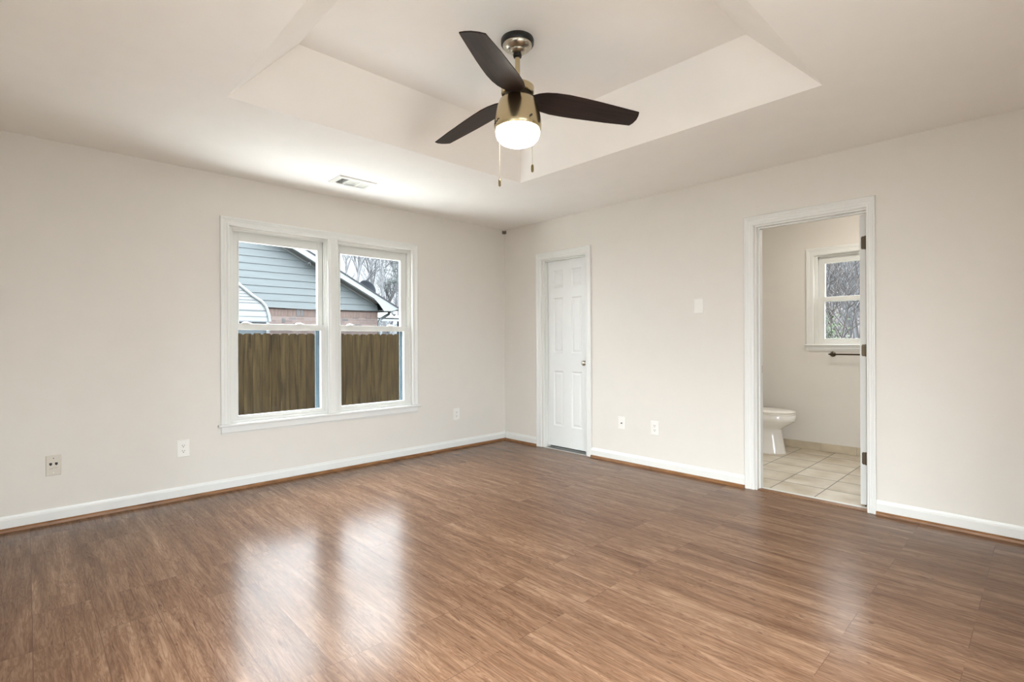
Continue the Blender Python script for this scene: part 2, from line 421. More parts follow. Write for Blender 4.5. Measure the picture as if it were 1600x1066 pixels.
BM = bmesh.new
H = 2.44
RX0, RY0 = -4.39, -5.0            # far faces of the room behind the camera
TH = 0.12

# ------------------------------------------------------------------ room shell
bm = BM(); box(bm, RX0, 0.055, RY0, 0.0, -0.12, 0.0)
struct('floor', bm, M_floor, 'brown oak laminate plank floor of the bedroom', 'floor')
bm = BM(); box(bm, 0.055, 1.885, -4.05, -1.85, -0.12, 0.0)
struct('floor_bathroom', bm, M_tile, 'beige square tile floor of the bathroom', 'floor')

# ceiling with a sloped tray, one closed mesh
TX0, TX1, TY0, TY1 = -3.275, -1.115, -3.59, -1.40
IX0, IX1, IY0, IY1, TZ = -2.997, -1.352, -3.305, -1.643, 2.725
bm = BM()
def rect(x0, x1, y0, y1, z): return [bm.verts.new(p) for p in ((x0, y0, z), (x1, y0, z), (x1, y1, z), (x0, y1, z))]
EX0, EX1, EY0, EY1 = RX0 - .15, 2.0, RY0 - .15, 0.15
R0 = rect(EX0, EX1, EY0, EY1, H); R1 = rect(TX0, TX1, TY0, TY1, H); R2 = rect(IX0, IX1, IY0, IY1, TZ); R3 = rect(EX0, EX1, EY0, EY1, 2.85)
for a, b in ((R0, R1), (R1, R2), (R0, R3)):
    for k in range(4): bm.faces.new((a[k], a[(k + 1) % 4], b[(k + 1) % 4], b[k]))
bm.faces.new(R2); bm.faces.new(R3)
struct('ceiling', bm, M_ceil, 'off-white ceiling with a sloped raised tray in the middle', 'ceiling')

def wall_with_holes(name, axis, u0, u1, holes, t0, t1, z1, label, m=M_wall):
    """wall slab; axis 'x' = runs along x (thickness in y), holes = (u0,u1,z0,z1)"""
    bm = BM()
    us = sorted({u0, u1, *[h[0] for h in holes], *[h[1] for h in holes]})
    zs = sorted({0 - .12, z1, *[h[2] for h in holes], *[h[3] for h in holes]})
    for a, b in zip(us, us[1:]):
        run = None
        for c, d in zip(zs, zs[1:]):
            inside = any(h[0] - 1e-6 <= a and b <= h[1] + 1e-6 and h[2] - 1e-6 <= c and d <= h[3] + 1e-6 for h in holes)
            if not inside:
                if axis == 'x': box(bm, a, b, t0, t1, c, d)
                else: box(bm, t0, t1, a, b, c, d)
    bmesh.ops.remove_doubles(bm, verts=bm.verts, dist=1e-5)
    # drop interior faces shared by two boxes
    seen = {}
    for f in list(bm.faces):
        k = tuple(sorted((round(v.co.x, 4), round(v.co.y, 4), round(v.co.z, 4)) for v in f.verts))
        seen.setdefault(k, []).append(f)
    kill = [f for fs in seen.values() if len(fs) > 1 for f in fs]
    if kill: bmesh.ops.delete(bm, geom=kill, context='FACES')
    return struct(name, bm, m, label, 'wall')

WL = (-2.905, -2.112); WR = (-2.042, -1.258); WZ0, WZ1 = 0.515, 2.055
wall_with_holes('wall_left', 'x', RX0 - .15, 2.025, [(WL[0], WR[1], WZ0, WZ1)], 0.0, 0.15, H, 'greige bedroom wall with the double window')
D1 = (-1.20, -0.598); D2 = (-3.554, -2.828); DZ = 2.025
wall_with_holes('wall_right', 'y', RY0, 0.0, [(D1[0], D1[1], -.12, DZ), (D2[0], D2[1], -.12, DZ)], 0.0, TH, H, 'greige bedroom wall with the closet door and bathroom doorway')
SD = (-4.20, -2.85, 0.0, 2.06)
wall_with_holes('wall_side', 'y', RY0 - .15, 0.0, [SD], RX0 - .15, RX0, H, 'greige bedroom wall to the left of the camera')
PD = (-4.10, -2.30, 0.0, 2.06)
wall_with_holes('wall_back', 'x', RX0, 2.0, [PD], RY0 - .15, RY0, H, 'greige bedroom wall behind the camera')
# bathroom and closet walls
BWX = 1.885
BW = (-3.29, -2.695, 1.098, 2.035)
wall_with_holes('wall_bathroom', 'y', RY0, 0.0, [BW], BWX, BWX + .14, H, 'greige bathroom wall behind the toilet with the small window')
bm = BM(); box(bm, TH, BWX, -1.85, -1.75, -.12, H)
struct('wall_bathroom_left', bm, M_wall, 'greige bathroom wall the toilet tank stands against', 'wall')
bm = BM(); box(bm, TH, BWX, -4.15, -4.05, -.12, H)
struct('wall_bathroom_right', bm, M_wall, 'greige bathroom wall past the open door', 'wall')
bm = BM(); box(bm, TH, BWX, -1.75, 0.0, -.12, -0.0005)
struct('floor_closet', bm, M_block, 'closet floor behind the closed white door', 'floor')

# baseboards: painted board plus stained shoe moulding
BP = [(0, 0), (0.014, 0), (0.014, 0.072), (0.0115, 0.078), (0.009, 0.083), (0.006, 0.095), (0, 0.095)]
SP = [(0.0141, 0.0), (0.028, 0.0), (0.0275, 0.007), (0.0255, 0.014), (0.021, 0.020), (0.0141, 0.0235)]
def baseboard(name, runs, label, shoe=True):
    root = thing(name, (runs[0][1], runs[0][2], 0) if runs[0][0] == 'y' else (runs[0][2], runs[0][1], 0), label, 'baseboard', kind='structure')
    for kind, u0, v, u1, sgn in [(r[0], r[2], r[1], r[3], r[4]) for r in runs]:
        for prof, m, nm in ((BP, M_trim, 'board'), (SP, M_shoe, 'shoe_moulding')):
            if nm == 'shoe_moulding' and not shoe: continue
            bm = BM()
            if kind == 'x': prism(bm, [(v + sgn * d, z) for d, z in prof], u0, u1, 'x')
            else: prism(bm, [(v + sgn * d, z) for d, z in prof], u0, u1, 'y')
            o = obj(nm, bm, m, root)
            if nm == 'shoe_moulding': o['label'] = 'stained oak shoe moulding'
    return root
# run = (direction, fixed coordinate, start, end, sign of the room side)
def runs_x(y, x0, x1, s): return ('x', y, x0, x1, s)
def runs_y(x, y0, y1, s): return ('y', x, y0, y1, s)
baseboard('baseboard_left', [runs_x(0.0, RX0, 0.0, -1)], 'white baseboard with oak shoe moulding below the double window')
baseboard('baseboard_right', [runs_y(0.0, -0.519, -0.0285, -1), runs_y(0.0, -2.748, -1.262, -1), runs_y(0.0, RY0, -3.594, -1)], 'white baseboard with oak shoe moulding along the wall with the doors')

# ------------------------------------------------------------------ casings
CASE = [(0, 0), (0, 0.015), (0.004, 0.018), (0.014, 0.018), (0.018, 0.015), (0.026, 0.015), (0.030, 0.012), (0.044, 0.0115), (0.048, 0.014), (0.058, 0.013), (0.064, 0.009), (0.066, 0.0)]
def casing(bm, plane, L, R, T, zb, width, sgn, widthL=None):
    """mitred casing around three sides; plane 'x' lies on y=0 (u=x), plane 'y' lies on x=const"""
    k = width / 0.066
    path = []
    rows = []
    for wv, t in CASE:
        wl = wv * (widthL or width) / 0.066; wv *= k
        pts = [(L + wl, zb), (L + wl, T - wv), (R - wv, T - wv), (R - wv, zb)]
        rows.append([bm.verts.new((u, sgn[1] + sgn[0] * t, z) if plane == 'x' else (sgn[1] + sgn[0] * t, u, z)) for u, z in pts])
    n = len(rows)
    for i in range(n):
        a, b = rows[i], rows[(i + 1) % n]
        for j in range(3): bm.faces.new((a[j], a[j + 1], b[j + 1], b[j]))
    bm.faces.new([r[0] for r in rows]); bm.faces.new([r[3] for r in rows])

# double window casing, stool and apron
t1 = thing('trim_1', (-2.08, 0, 0.5), 'white casing, stool and apron around the double window', 'window trim', kind='structure')
bm = BM(); casing(bm, 'x', -2.969, -1.197, 2.119, 0.517, 0.066, (-1, 0)); obj('casing', bm, M_trim, t1)
bm = BM()
mp = [(-2.122, 0), (-2.122, -0.008), (-2.118, -0.011), (-2.108, -0.011), (-2.104, -0.014), (-2.094, -0.016), (-2.060, -0.016), (-2.050, -0.014), (-2.046, -0.011), (-2.036, -0.011), (-2.032, -0.008), (-2.032, 0)]
prism(bm, mp, 0.517, 2.056, 'z'); box(bm, WL[1], WR[0], 0.0, 0.13, 0.517, 2.055); obj('mullion', bm, M_trim, t1)
bm = BM(); box(bm, -2.990, -1.170, -0.036, 0.0, 0.497, 0.516); box(bm, WL[0], WR[1], -0.001, 0.145, 0.497, 0.517); obj('stool', bm, M_trim, t1, bevel=0.005)
bm = BM()
prism(bm, [(0, 0.496), (-0.017, 0.496), (-0.017, 0.452), (-0.012, 0.446), (-0.010, 0.438), (0, 0.438)], -2.966, -1.206, 'x'); obj('apron', bm, M_trim, t1)

def ring(bm, plane, u0, u1, z0, z1, wl, wr, wb, wt, d0, d1):
    """rectangular frame; depth d0..d1"""
    def bx(a, b, c, d):
        if plane == 'x': box(bm, a, b, d0, d1, c, d)
        else: box(bm, d0, d1, a, b, c, d)
    bx(u0, u0 + wl, z0, z1); bx(u1 - wr, u1, z0, z1); bx(u0 + wl, u1 - wr, z0, z0 + wb); bx(u0 + wl, u1 - wr, z1 - wt, z1)

def rbox(bm, plane, a, b, d0, d1, c, d):
    if plane == 'x': box(bm, a, b, d0, d1, c, d)
    else: box(bm, d0, d1, a, b, c, d)

def window(name, plane, u0, u1, z0, z1, base, label, gl_up, gl_lo, locks, zr=1.27, screen=True):
    """double-hung unit: fixed frame, upper (outer) sash, lower (inner) sash, panes, sash locks, half screen"""
    loc = ((u0 + u1) / 2, base, z0) if plane == 'x' else (base, (u0 + u1) / 2, z0)
    r = thing(name, loc, label, 'window', kind='structure')
    bm = BM(); ring(bm, plane, u0, u1, z0, z1, 0.024, 0.024, 0.02, 0.022, base + 0.022, base + 0.13)
    ring(bm, plane, u0 + 0.024, u1 - 0.024, z0 + 0.02, z1 - 0.022, 0.008, 0.008, 0.004, 0.010, base + 0.028, base + 0.034)
    obj('frame', bm, M_vinyl, r, bevel=0.0015)
    a0, a1 = u0 + 0.026, u1 - 0.026
    bm = BM(); ring(bm, plane, a0, a1, zr - 0.022, z1 - 0.023, gl_up[0] - a0, a1 - gl_up[1], gl_up[2] - (zr - 0.022), (z1 - 0.023) - gl_up[3], base + 0.070, base + 0.098)
    ring(bm, plane, gl_up[0] - 0.010, gl_up[1] + 0.010, gl_up[2] - .006, gl_up[3] + 0.012, 0.010, 0.010, 0.006, 0.012, base + 0.064, base + 0.070)
    us = obj('upper_sash', bm, M_vinyl, r, bevel=0.0015)
    bm = BM(); rbox(bm, plane, gl_up[0], gl_up[1], base + 0.082, base + 0.086, gl_up[2], gl_up[3]); obj('pane', bm, M_glass, us)
    bm = BM(); ring(bm, plane, a0, a1, z0 + 0.021, zr + 0.026, gl_lo[0] - a0, a1 - gl_lo[1], gl_lo[2] - (z0 + 0.021), (zr + 0.026) - gl_lo[3], base + 0.034, base + 0.062)
    ring(bm, plane, gl_lo[0] - 0.008, gl_lo[1] + 0.008, gl_lo[2] - 0.008, gl_lo[3] + 0.006, 0.008, 0.008, 0.008, 0.006, base + 0.028, base + 0.034)
    ls = obj('lower_sash', bm, M_vinyl, r, bevel=0.0015)
    bm = BM(); rbox(bm, plane, gl_lo[0], gl_lo[1], base + 0.046, base + 0.050, gl_lo[2], gl_lo[3]); obj('pane', bm, M_glass, ls)
    for lk in locks:
        bm = BM()
        cx, cy = (lk, base + 0.047) if plane == 'x' else (base + 0.047, lk)
        z = zr + 0.026
        lathe(bm, [(0.030, z), (0.030, z + 0.004), (0.022, z + 0.012), (0.010, z + 0.016), (0.0, z + 0.0165)], (cx, cy), 20)
        if plane == 'x': box(bm, cx + 0.005, cx + 0.040, cy - 0.012, cy - 0.002, z + 0.004, z + 0.011)
        obj('sash_lock', bm, M_vinyl, ls, smooth=0.7)
    if screen:
        bm = BM(); ring(bm, plane, u0 + 0.024, u1 - 0.024, z0 + 0.02, zr + 0.02, 0.036, 0.050, 0.022, 0.022, base + 0.112, base + 0.124)
        sf = obj('screen_frame', bm, M_screenfr, r); sf['label'] = 'grey half screen frame'
        bm = BM(); rbox(bm, plane, u0 + 0.06, u1 - 0.074, base + 0.117, base + 0.118, z0 + 0.042, zr - 0.002); obj('screen_mesh', bm, M_screen, sf)
    return r

window('window_1', 'x', WL[0], WL[1], WZ0 + 0.002, WZ1, 0.0, 'left double-hung unit of the double window, showing grey siding and the white carport',
       (-2.819, -2.184, 1.298, 1.953), (-2.836, -2.170, 0.566, 1.246), (-2.775, -2.355))
window('window_2', 'x', WR[0], WR[1], WZ0 + 0.002, WZ1, 0.0, 'right double-hung unit of the double window, showing bare trees and a roof edge',
       (-1.974, -1.348, 1.294, 1.950), (-1.985, -1.332, 0.566, 1.246), (-1.895, -1.482))

# bathroom window
t2 = thing('trim_2', (BWX, -2.99, 1.09), 'white casing, stool and apron around the small bathroom window', 'window trim', kind='structure')
bm = BM(); casing(bm, 'y', -3.362, -2.625, 2.093, 1.100, 0.074, (-1, BWX)); obj('casing', bm, M_trim, t2)
bm = BM(); box(bm, BWX - 0.034, BWX, -3.372, -2.612, 1.086, 1.100); box(bm, BWX - .001, BWX + .135, BW[0], BW[1], 1.086, 1.0985); obj('stool', bm, M_trim, t2, bevel=0.004)
bm = BM(); prism(bm, [(BWX, 1.086), (BWX - 0.016, 1.086), (BWX - .016, 1.05), (BWX - .010, 1.044), (BWX - .010, 1.034), (BWX, 1.034)], -3.362, -2.626, 'y'); obj('apron', bm, M_trim, t2)
window('window_3', 'y', BW[0], BW[1], 1.099, BW[3], BWX, 'small white double-hung window in the bathroom above the towel bar',
       (-3.205, -2.782, 1.585, 1.935), (-3.205, -2.786, 1.160, 1.544), (), zr=1.562, screen=False)

# ------------------------------------------------------------------ closet door
t3 = thing('trim_3', (0, -0.9, 0), 'white casing and jambs around the closet door', 'door trim', kind='structure')
bm = BM(); casing(bm, 'y', -1.262, -0.518, 2.092, 0.0, 0.072, (-1, 0), 0.058); obj('casing', bm, M_trim, t3)
bm = BM(); ring(bm, 'y', D1[0] - .001, D1[1] + .001, 0.0, DZ, 0.012, 0.012, 0.0001, 0.014, 0.0, TH - .001); ring(bm, 'y', D1[0] + .011, D1[1] - .011, 0.0, DZ - .014, 0.010, 0.010, .0001, 0.010, 0.034, 0.068); obj('jamb', bm, M_trim, t3)
d1 = thing('door_1', (0.09, -0.9, 0), 'narrow white six-panel closet door, closed, with a nickel knob', 'door', kind='structure')
dx = 0.069
bm = BM()
ya, yb, za, zb = D1[0] + 0.014, D1[1] - 0.014, 0.022, 2.008
cols = [(-1.086, -0.948), (-0.838, -0.700)]; rws = [(0.240, 0.826), (1.016, 1.607), (1.715, 1.902)]
ys = [ya, cols[0][0], cols[0][1], cols[1][0], cols[1][1], yb]; zs = [za, rws[0][0], rws[0][1], rws[1][0], rws[1][1], rws[2][0], rws[2][1], zb]
box(bm, dx + 0.012, dx + 0.035, ya, yb, za, zb)
for i in range(5):
    for j in range(7):
        if i in (1, 3) and j in (1, 3, 5):
            y0, y1, z0, z1 = ys[i], ys[i + 1], zs[j], zs[j + 1]
            lv = [(0, dx), (0.012, dx + 0.009), (0.020, dx + 0.009), (0.036, dx + 0.003)]
            prev = None
            for ins, xx in lv:
                cur = [bm.verts.new(p) for p in ((xx, y0 + ins, z0 + ins), (xx, y1 - ins, z0 + ins), (xx, y1 - ins, z1 - ins), (xx, y0 + ins, z1 - ins))]
                if prev:
                    for k in range(4): bm.faces.new((prev[k], prev[(k + 1) % 4], cur[(k + 1) % 4], cur[k]))
                prev = cur
            bm.faces.new(prev)
        else:
            vs = [bm.verts.new(p) for p in ((dx, ys[i], zs[j]), (dx, ys[i + 1], zs[j]), (dx, ys[i + 1], zs[j + 1]), (dx, ys[i], zs[j + 1]))]
            bm.faces.new(vs)
# edges of the slab
for (y0, z0, y1, z1) in ((ya, za, yb, za), (yb, za, yb, zb), (yb, zb, ya, zb), (ya, zb, ya, za)):
    vs = [bm.verts.new(p) for p in ((dx, y0, z0), (dx, y1, z1), (dx + .012, y1, z1), (dx + .012, y0, z0))]; bm.faces.new(vs)
bmesh.ops.remove_doubles(bm, verts=bm.verts, dist=1e-5)
obj('door_panel', bm, M_door, d1)
def lathe_x(prof, x0, y, z, seg=24, sgn=-1):
    """revolve around an axis along x; prof = (distance from x0, radius)"""
    bm = BM(); rings = []
    for d, r in prof:
        rings.append([bm.verts.new((x0 + sgn * d, y + r * math.cos(2 * PI * k / seg), z + r * math.sin(2 * PI * k / seg))) for k in range(seg)])
    for a, b in zip(rings, rings[1:]):
        for k in range(seg): bm.faces.new((a[k], a[(k + 1) % seg], b[(k + 1) % seg], b[k]))
    bm.faces.new(rings[0]); bm.faces.new(rings[-1]); return bm
k = obj('door_knob', lathe_x([(0, .029), (.004, .029), (.006, .026), (.008, .012), (.026, .011), (.032, .020), (.042, .026), (.052, .025), (.058, .018), (.060, .008)], dx, -1.146, 0.921), M_nickel, d1, smooth=0.6)
k['label'] = 'nickel door knob'

# ------------------------------------------------------------------ bathroom doorway and open door
t4 = thing('trim_4', (0, -3.18, 0), 'white casing and jambs around the bathroom doorway', 'door trim', kind='structure')
bm = BM(); casing(bm, 'y', -3.594, -2.749, 2.094, 0.0, 0.072, (-1, 0), 0.053); obj('casing', bm, M_trim, t4)
bm = BM(); ring(bm, 'y', D2[0] - .001, D2[1] + .001, 0.0, DZ, 0.012, 0.010, 0.0001, 0.014, 0.0, TH - .001)
ring(bm, 'y', D2[0] + .011, D2[1] - .009, 0.0, DZ - .014, 0.010, 0.010, .0001, 0.010, 0.040, 0.075); obj('jamb', bm, M_trim, t4)
bm = BM(); box(bm, 0.082, 0.108, -2.8395, -2.838, 0.89, 0.948); o = obj('strike_plate', bm, M_nickel, t4); o['label'] = 'nickel strike plate'
bm = BM(); box(bm, 0.0, 0.060, D2[0] + 0.012, D2[1] - .010, 0.0, 0.006); o = obj('threshold', bm, M_shoe, t4, bevel=0.002); o['label'] = 'brown threshold strip'
d2 = thing('door_2', (0.135, -3.495, 0), 'white bathroom door standing open, seen on its hinge edge', 'door', kind='structure')
bm = BM(); box(bm, 0.124, 0.124 + 0.69, -3.5125, -3.4775, 0.012, 2.008); obj('door_panel', bm, M_door, d2, bevel=0.002)
for z0, z1 in ((1.768, 1.857), (1.033, 1.113), (0.288, 0.372)):
    bm = BM()
    pr = [(-3.510, z0), (-3.510, z1), (-3.492, z1), (-3.487, z1 - 0.008), (-3.487, z0 + 0.008), (-3.492, z0)]
    prism(bm, pr, 0.1225, 0.1245, 'x'); tube(bm, [(0.1215, -3.512, z0 - .002), (0.1215, -3.512, z1 + .002)], 0.0045, 10)
    for zz in (z0 + .016, (z0 + z1) / 2, z1 - .016): box(bm, 0.1218, 0.1226, -3.502, -3.496, zz - .003, zz + .003)
    o = obj('hinge', bm, M_bronze, d2); o['label'] = 'dark nickel hinge leaf'

# bathroom tile base along the far wall
tb = thing('baseboard_bathroom', (BWX, -3.0, 0), 'beige tile base along the bathroom wall', 'baseboard', kind='structure')
js = [-1.853, -2.155, -2.460, -2.765, -3.070, -3.375, -3.68, -4.048]
M_basetile = mat('beige_base_tile', (196, 182, 158), 0.35, vary=0.12, vscale=9)
for a, b in zip(js, js[1:]):
    bm = BM(); box(bm, BWX - 0.009, BWX, b + 0.0015, a - 0.0015, 0.001, 0.082); obj('tile', bm, M_basetile, tb, bevel=0.0015)

# added bathroom ceiling lamp, out of view, there to brighten the bathroom
bl = thing('added_bathroom_light', (0.95, -3.3, H), 'added unseen round ceiling light that brightens the bathroom', 'ceiling light')
bm = BM(); lathe(bm, [(0.16, H), (0.16, H - .02), (0.15, H - .025)], (0.95, -3.3), 32); obj('base', bm, M_nickel, bl)
bm = BM(); lathe(bm, [(0.145, H - .025), (0.14, H - .05), (0.11, H - .075), (0.06, H - .09), (0, H - .094)], (0.95, -3.3), 32); obj('diffuser', bm, M_bathlamp, bl, smooth=1.0)

# unseen glazed door added behind the camera to let daylight in
d3 = thing('added_door_3', (-3.20, RY0, 0), 'added unseen glass patio door behind the camera, letting daylight in', 'door', kind='structure')
bm = BM(); ring(bm, 'x', PD[0], PD[1], 0.0, PD[3], .05, .05, .04, .05, RY0 - .12, RY0 - .02); box(bm, -3.23, -3.17, RY0 - .10, RY0 - .05, .04, PD[3] - .05); obj('frame', bm, M_vinyl, d3)
for a, b in ((PD[0] + .05, -3.23), (-3.17, PD[1] - .05)):
    bm = BM(); box(bm, a, b, RY0 - .078, RY0 - .072, .04, PD[3] - .05); obj('pane', bm, M_glass, d3)

d4 = thing('added_door_4', (RX0, -3.30, 0), 'added unseen glass patio door left of the camera, letting daylight in', 'door', kind='structure')  # second unseen glass door, added to brighten the room from the side
bm = BM(); ring(bm, 'y', SD[0], SD[1], 0.0, SD[3], .05, .05, .04, .05, RX0 - .12, RX0 - .02); box(bm, RX0 - .10, RX0 - .05, -3.53, -3.47, .04, SD[3] - .05); obj('frame', bm, M_vinyl, d4)
for a, b in ((SD[0] + .05, -3.53), (-3.47, SD[1] - .05)):
    bm = BM(); box(bm, RX0 - .078, RX0 - .072, a, b, .04, SD[3] - .05); obj('pane', bm, M_glass, d4)

# ------------------------------------------------------------------ toilet
TX, TYW = 1.50, -1.893
tl = thing('toilet', (TX, TYW - 0.36, 0), 'white porcelain toilet with closed lid beside the bathroom doorway', 'toilet')
def loft(bm, secs, seg=36, power=2.2, cap0=True, cap1=True):
    """secs: (z, f_back, f_front, halfwidth); f = distance from the wall behind the tank"""
    rings = []
    for z, fb, ff, hw in secs:
        c, a = (fb + ff) / 2, (ff - fb) / 2; r = []
        for k in range(seg):
            t = 2 * PI * k / seg; cs, sn = math.cos(t), math.sin(t)
            f = c + a * math.copysign(abs(cs) ** (2 / power), cs); x = hw * math.copysign(abs(sn) ** (2 / power), sn)
            r.append(bm.verts.new((TX + x, TYW - f, z)))
        rings.append(r)
    for a, b in zip(rings, rings[1:]):
        for k in range(seg): bm.faces.new((a[k], a[(k + 1) % seg], b[(k + 1) % seg], b[k]))
    if cap0: bm.faces.new(rings[0][::-1])
    if cap1: bm.faces.new(rings[-1])
bm = BM()
loft(bm, [(0.0, .20, .652, .122), (.012, .20, .652, .122), (.03, .205, .645, .116), (.10, .215, .633, .110), (.18, .22, .618, .105), (.235, .22, .610, .105), (.255, .21, .628, .116),
          (.285, .17, .675, .148), (.318, .13, .722, .172), (.330, .12, .732, .178), (.334, .118, .738, .181), (.36, .115, .742, .184), (.388, .115, .742, .184), (.394, .12, .738, .180)], 48)
obj('bowl', bm, M_porc, tl, smooth=0.8)
bm = BM(); loft(bm, [(.3945, .17, .735, .182), (.398, .165, .740, .186), (.408, .165, .740, .186), (.411, .17, .735, .182)], 48); obj('seat', bm, M_seat, tl, smooth=0.8)
bm = BM(); loft(bm, [(.412, .17, .735, .182), (.414, .165, .740, .186), (.424, .165, .740, .186), (.431, .18, .725, .172), (.435, .25, .64, .11)], 48); obj('lid', bm, M_seat, tl, smooth=0.8)
bm = BM(); loft(bm, [(.36, .025, .20, .19), (.40, .02, .205, .20), (.72, .01, .215, .215)], 40, 6); obj('tank', bm, M_porc, tl, smooth=0.7)
bm = BM(); loft(bm, [(.721, .006, .222, .222), (.75, .006, .222, .222), (.757, .012, .216, .216)], 40, 6); obj('tank_lid', bm, M_porc, tl, smooth=0.7)
bm = BM(); tube(bm, [(TX - 0.15, TYW - .215, .66), (TX - 0.15, TYW - .235, .66), (TX - 0.08, TYW - .24, .652)], [.009, .007, .006], 10); obj('flush_lever', bm, M_nickel, tl)

# ------------------------------------------------------------------ towel bar
tw = thing('towel_bar', (BWX, -3.17, 1.0), 'nickel towel bar on the bathroom wall below the small window', 'towel bar')
for y in (-2.868, -3.478):
    o = obj('post', lathe_x([(0, .026), (.006, .026), (.010, .020), (.014, .012), (.050, .010), (.062, .014), (.072, .012), (.076, .004)], BWX, y, 1.0), M_bronze, tw, smooth=0.6)
bm = BM(); tube(bm, [(BWX - .060, -2.838, 1.0), (BWX - .060, -2.850, 1.0), (BWX - .060, -3.496, 1.0), (BWX - .060, -3.508, 1.0)], [.003, .0075, .0075, .003], 12); obj('bar', bm, M_bronze, tw, smooth=0.8)

# ------------------------------------------------------------------ wall plates (built facing -y at the origin, then turned)
def plate_mesh(w=0.080, h=0.125, t=0.006):
    bm = BM()
    prev = None
    for ins, d in [(0, 0), (0, t * .5), (.002, t * .85), (.005, t)]:
        cur = [bm.verts.new(p) for p in ((-w / 2 + ins, -d, -h / 2 + ins), (w / 2 - ins, -d, -h / 2 + ins), (w / 2 - ins, -d, h / 2 - ins), (-w / 2 + ins, -d, h / 2 - ins))]
        if prev:
            for k in range(4): bm.faces.new((prev[k], prev[(k + 1) % 4], cur[(k + 1) % 4], cur[k]))
        prev = cur
    bm.faces.new(prev); return bm
def place(o, wall, u, z):
    if wall == 'left': o.location = (u, -0.0, z); o.rotation_euler = (0, 0, 0)
    else: o.location = (0.0, u, z); o.rotation_euler = (0, 0, -PI / 2)
def disc_y(bm, cx, cz, rx, rz, y0, y1, seg=24, flat=None):
    pts = []
    for k in range(seg):
        t = 2 * PI * k / seg; x, z = rx * math.cos(t), rz * math.sin(t)
        if flat: z = max(-flat, min(flat, z))
        pts.append((cx + x, cz + z))
    prism(bm, pts, y0, y1, 'y')
def outlet():
    r = thing('electrical_outlet', (0, 0, 0), '', 'outlet', 'duplex electrical outlets')
    obj('cover_plate', plate_mesh(), M_plate, r)
    for s in (1, -1):
        bm = BM(); disc_y(bm, 0, s * 0.0195, .0175, .0175, -0.0055, -0.0085, 28, .0145); rc = obj('receptacle', bm, M_plate, r)
        bm = BM(); z = s * 0.0195
        box(bm, -.0078, -.0052, -.0084, -.0089, z - .001, z + .009); box(bm, .0052, .0078, -.0084, -.0089, z, z + .008); disc_y(bm, 0, z - .0075, .0032, .0032, -.0084, -.0089, 12)
        o = obj('slots', bm, M_dark, rc)
    bm = BM(); disc_y(bm, 0, 0, .0028, .0028, -.0055, -.0072, 12); obj('screw', bm, M_plate, r)
    return r
o1 = outlet(); place(o1, 'left', -3.215, 0.371); o1['label'] = 'white duplex outlet on the left wall between the jack plate and the window'
o2 = dup(o1, (0, 0, 0), 0, 'white duplex outlet on the left wall between the window and the corner'); place(o2, 'left', -0.711, 0.368)
o3 = dup(o1, (0, 0, 0), 0, 'white duplex outlet low on the right wall, right of the cable plate'); place(o3, 'right', -1.962, 0.368)
tj = thing('jack_plate', (0, 0, 0), 'ivory wall plate with two dark jacks, low at the far left of the wall', 'wall plate')
obj('cover_plate', plate_mesh(0.074, 0.128), M_almond, tj)
for x in (-.0135, .0135):
    bm = BM(); box(bm, x - .0068, x + .0068, -.0058, -.0068, .004, .018); box(bm, x - .003, x + .003, -.0058, -.0068, .000, .004); o = obj('jack', bm, M_dark, tj); o['label'] = 'dark jack opening'
bm = BM(); disc_y(bm, 0, .046, .003, .003, -.0058, -.0072, 12); o = obj('screw', bm, M_bronze, tj)
bm = BM(); disc_y(bm, 0, -.046, .003, .003, -.0058, -.0072, 12); o = obj('screw', bm, M_plate, tj)
M_faint = mat('faint_grey_print', (186, 177, 162), 0.5)
bm = BM(); box(bm, -.020, -.004, -.0059, -.0062, -.022, -.0175); box(bm, -.008, .018, -.0059, -.0062, -.0165, -.0130); obj('worn_print', bm, M_faint, tj)
place(tj, 'left', -3.923, 0.368)
tcab = thing('cable_plate', (0, 0, 0), 'white cable jack plate low on the right wall near the closet door', 'wall plate')
obj('cover_plate', plate_mesh(0.078, 0.118), M_plate, tcab)
bm = BM(); disc_y(bm, 0, 0, .0065, .0065, -.005, -.009, 6); disc_y(bm, 0, 0, .0042, .0042, -.009, -.018, 14); o = obj('coax_socket', bm, M_bronze, tcab); o['label'] = 'dark metal socket'
place(tcab, 'right', -1.615, 0.374)
tsw = thing('blank_plate', (0, 0, 0), 'blank white wall plate high on the right wall between the two doors', 'wall plate')
obj('cover_plate', plate_mesh(0.080, 0.124, .009), M_plate, tsw)
for z in (.03, -.03):
    bm = BM(); disc_y(bm, 0, z, .0025, .0025, -.0085, -.0096, 12); obj('screw', bm, M_plate, tsw)
place(tsw, 'right', -2.375, 1.431)

# small metal clip at the top of the room corner
cl = thing('corner_clip', (0, 0, 2.41), 'tiny grey metal clip at the top of the corner', 'clip')
bm = BM(); box(bm, -0.036, -0.001, -0.006, 0, 2.393, 2.428); box(bm, -0.006, 0, -0.036, -0.001, 2.393, 2.428); obj('bracket', bm, M_clip, cl)

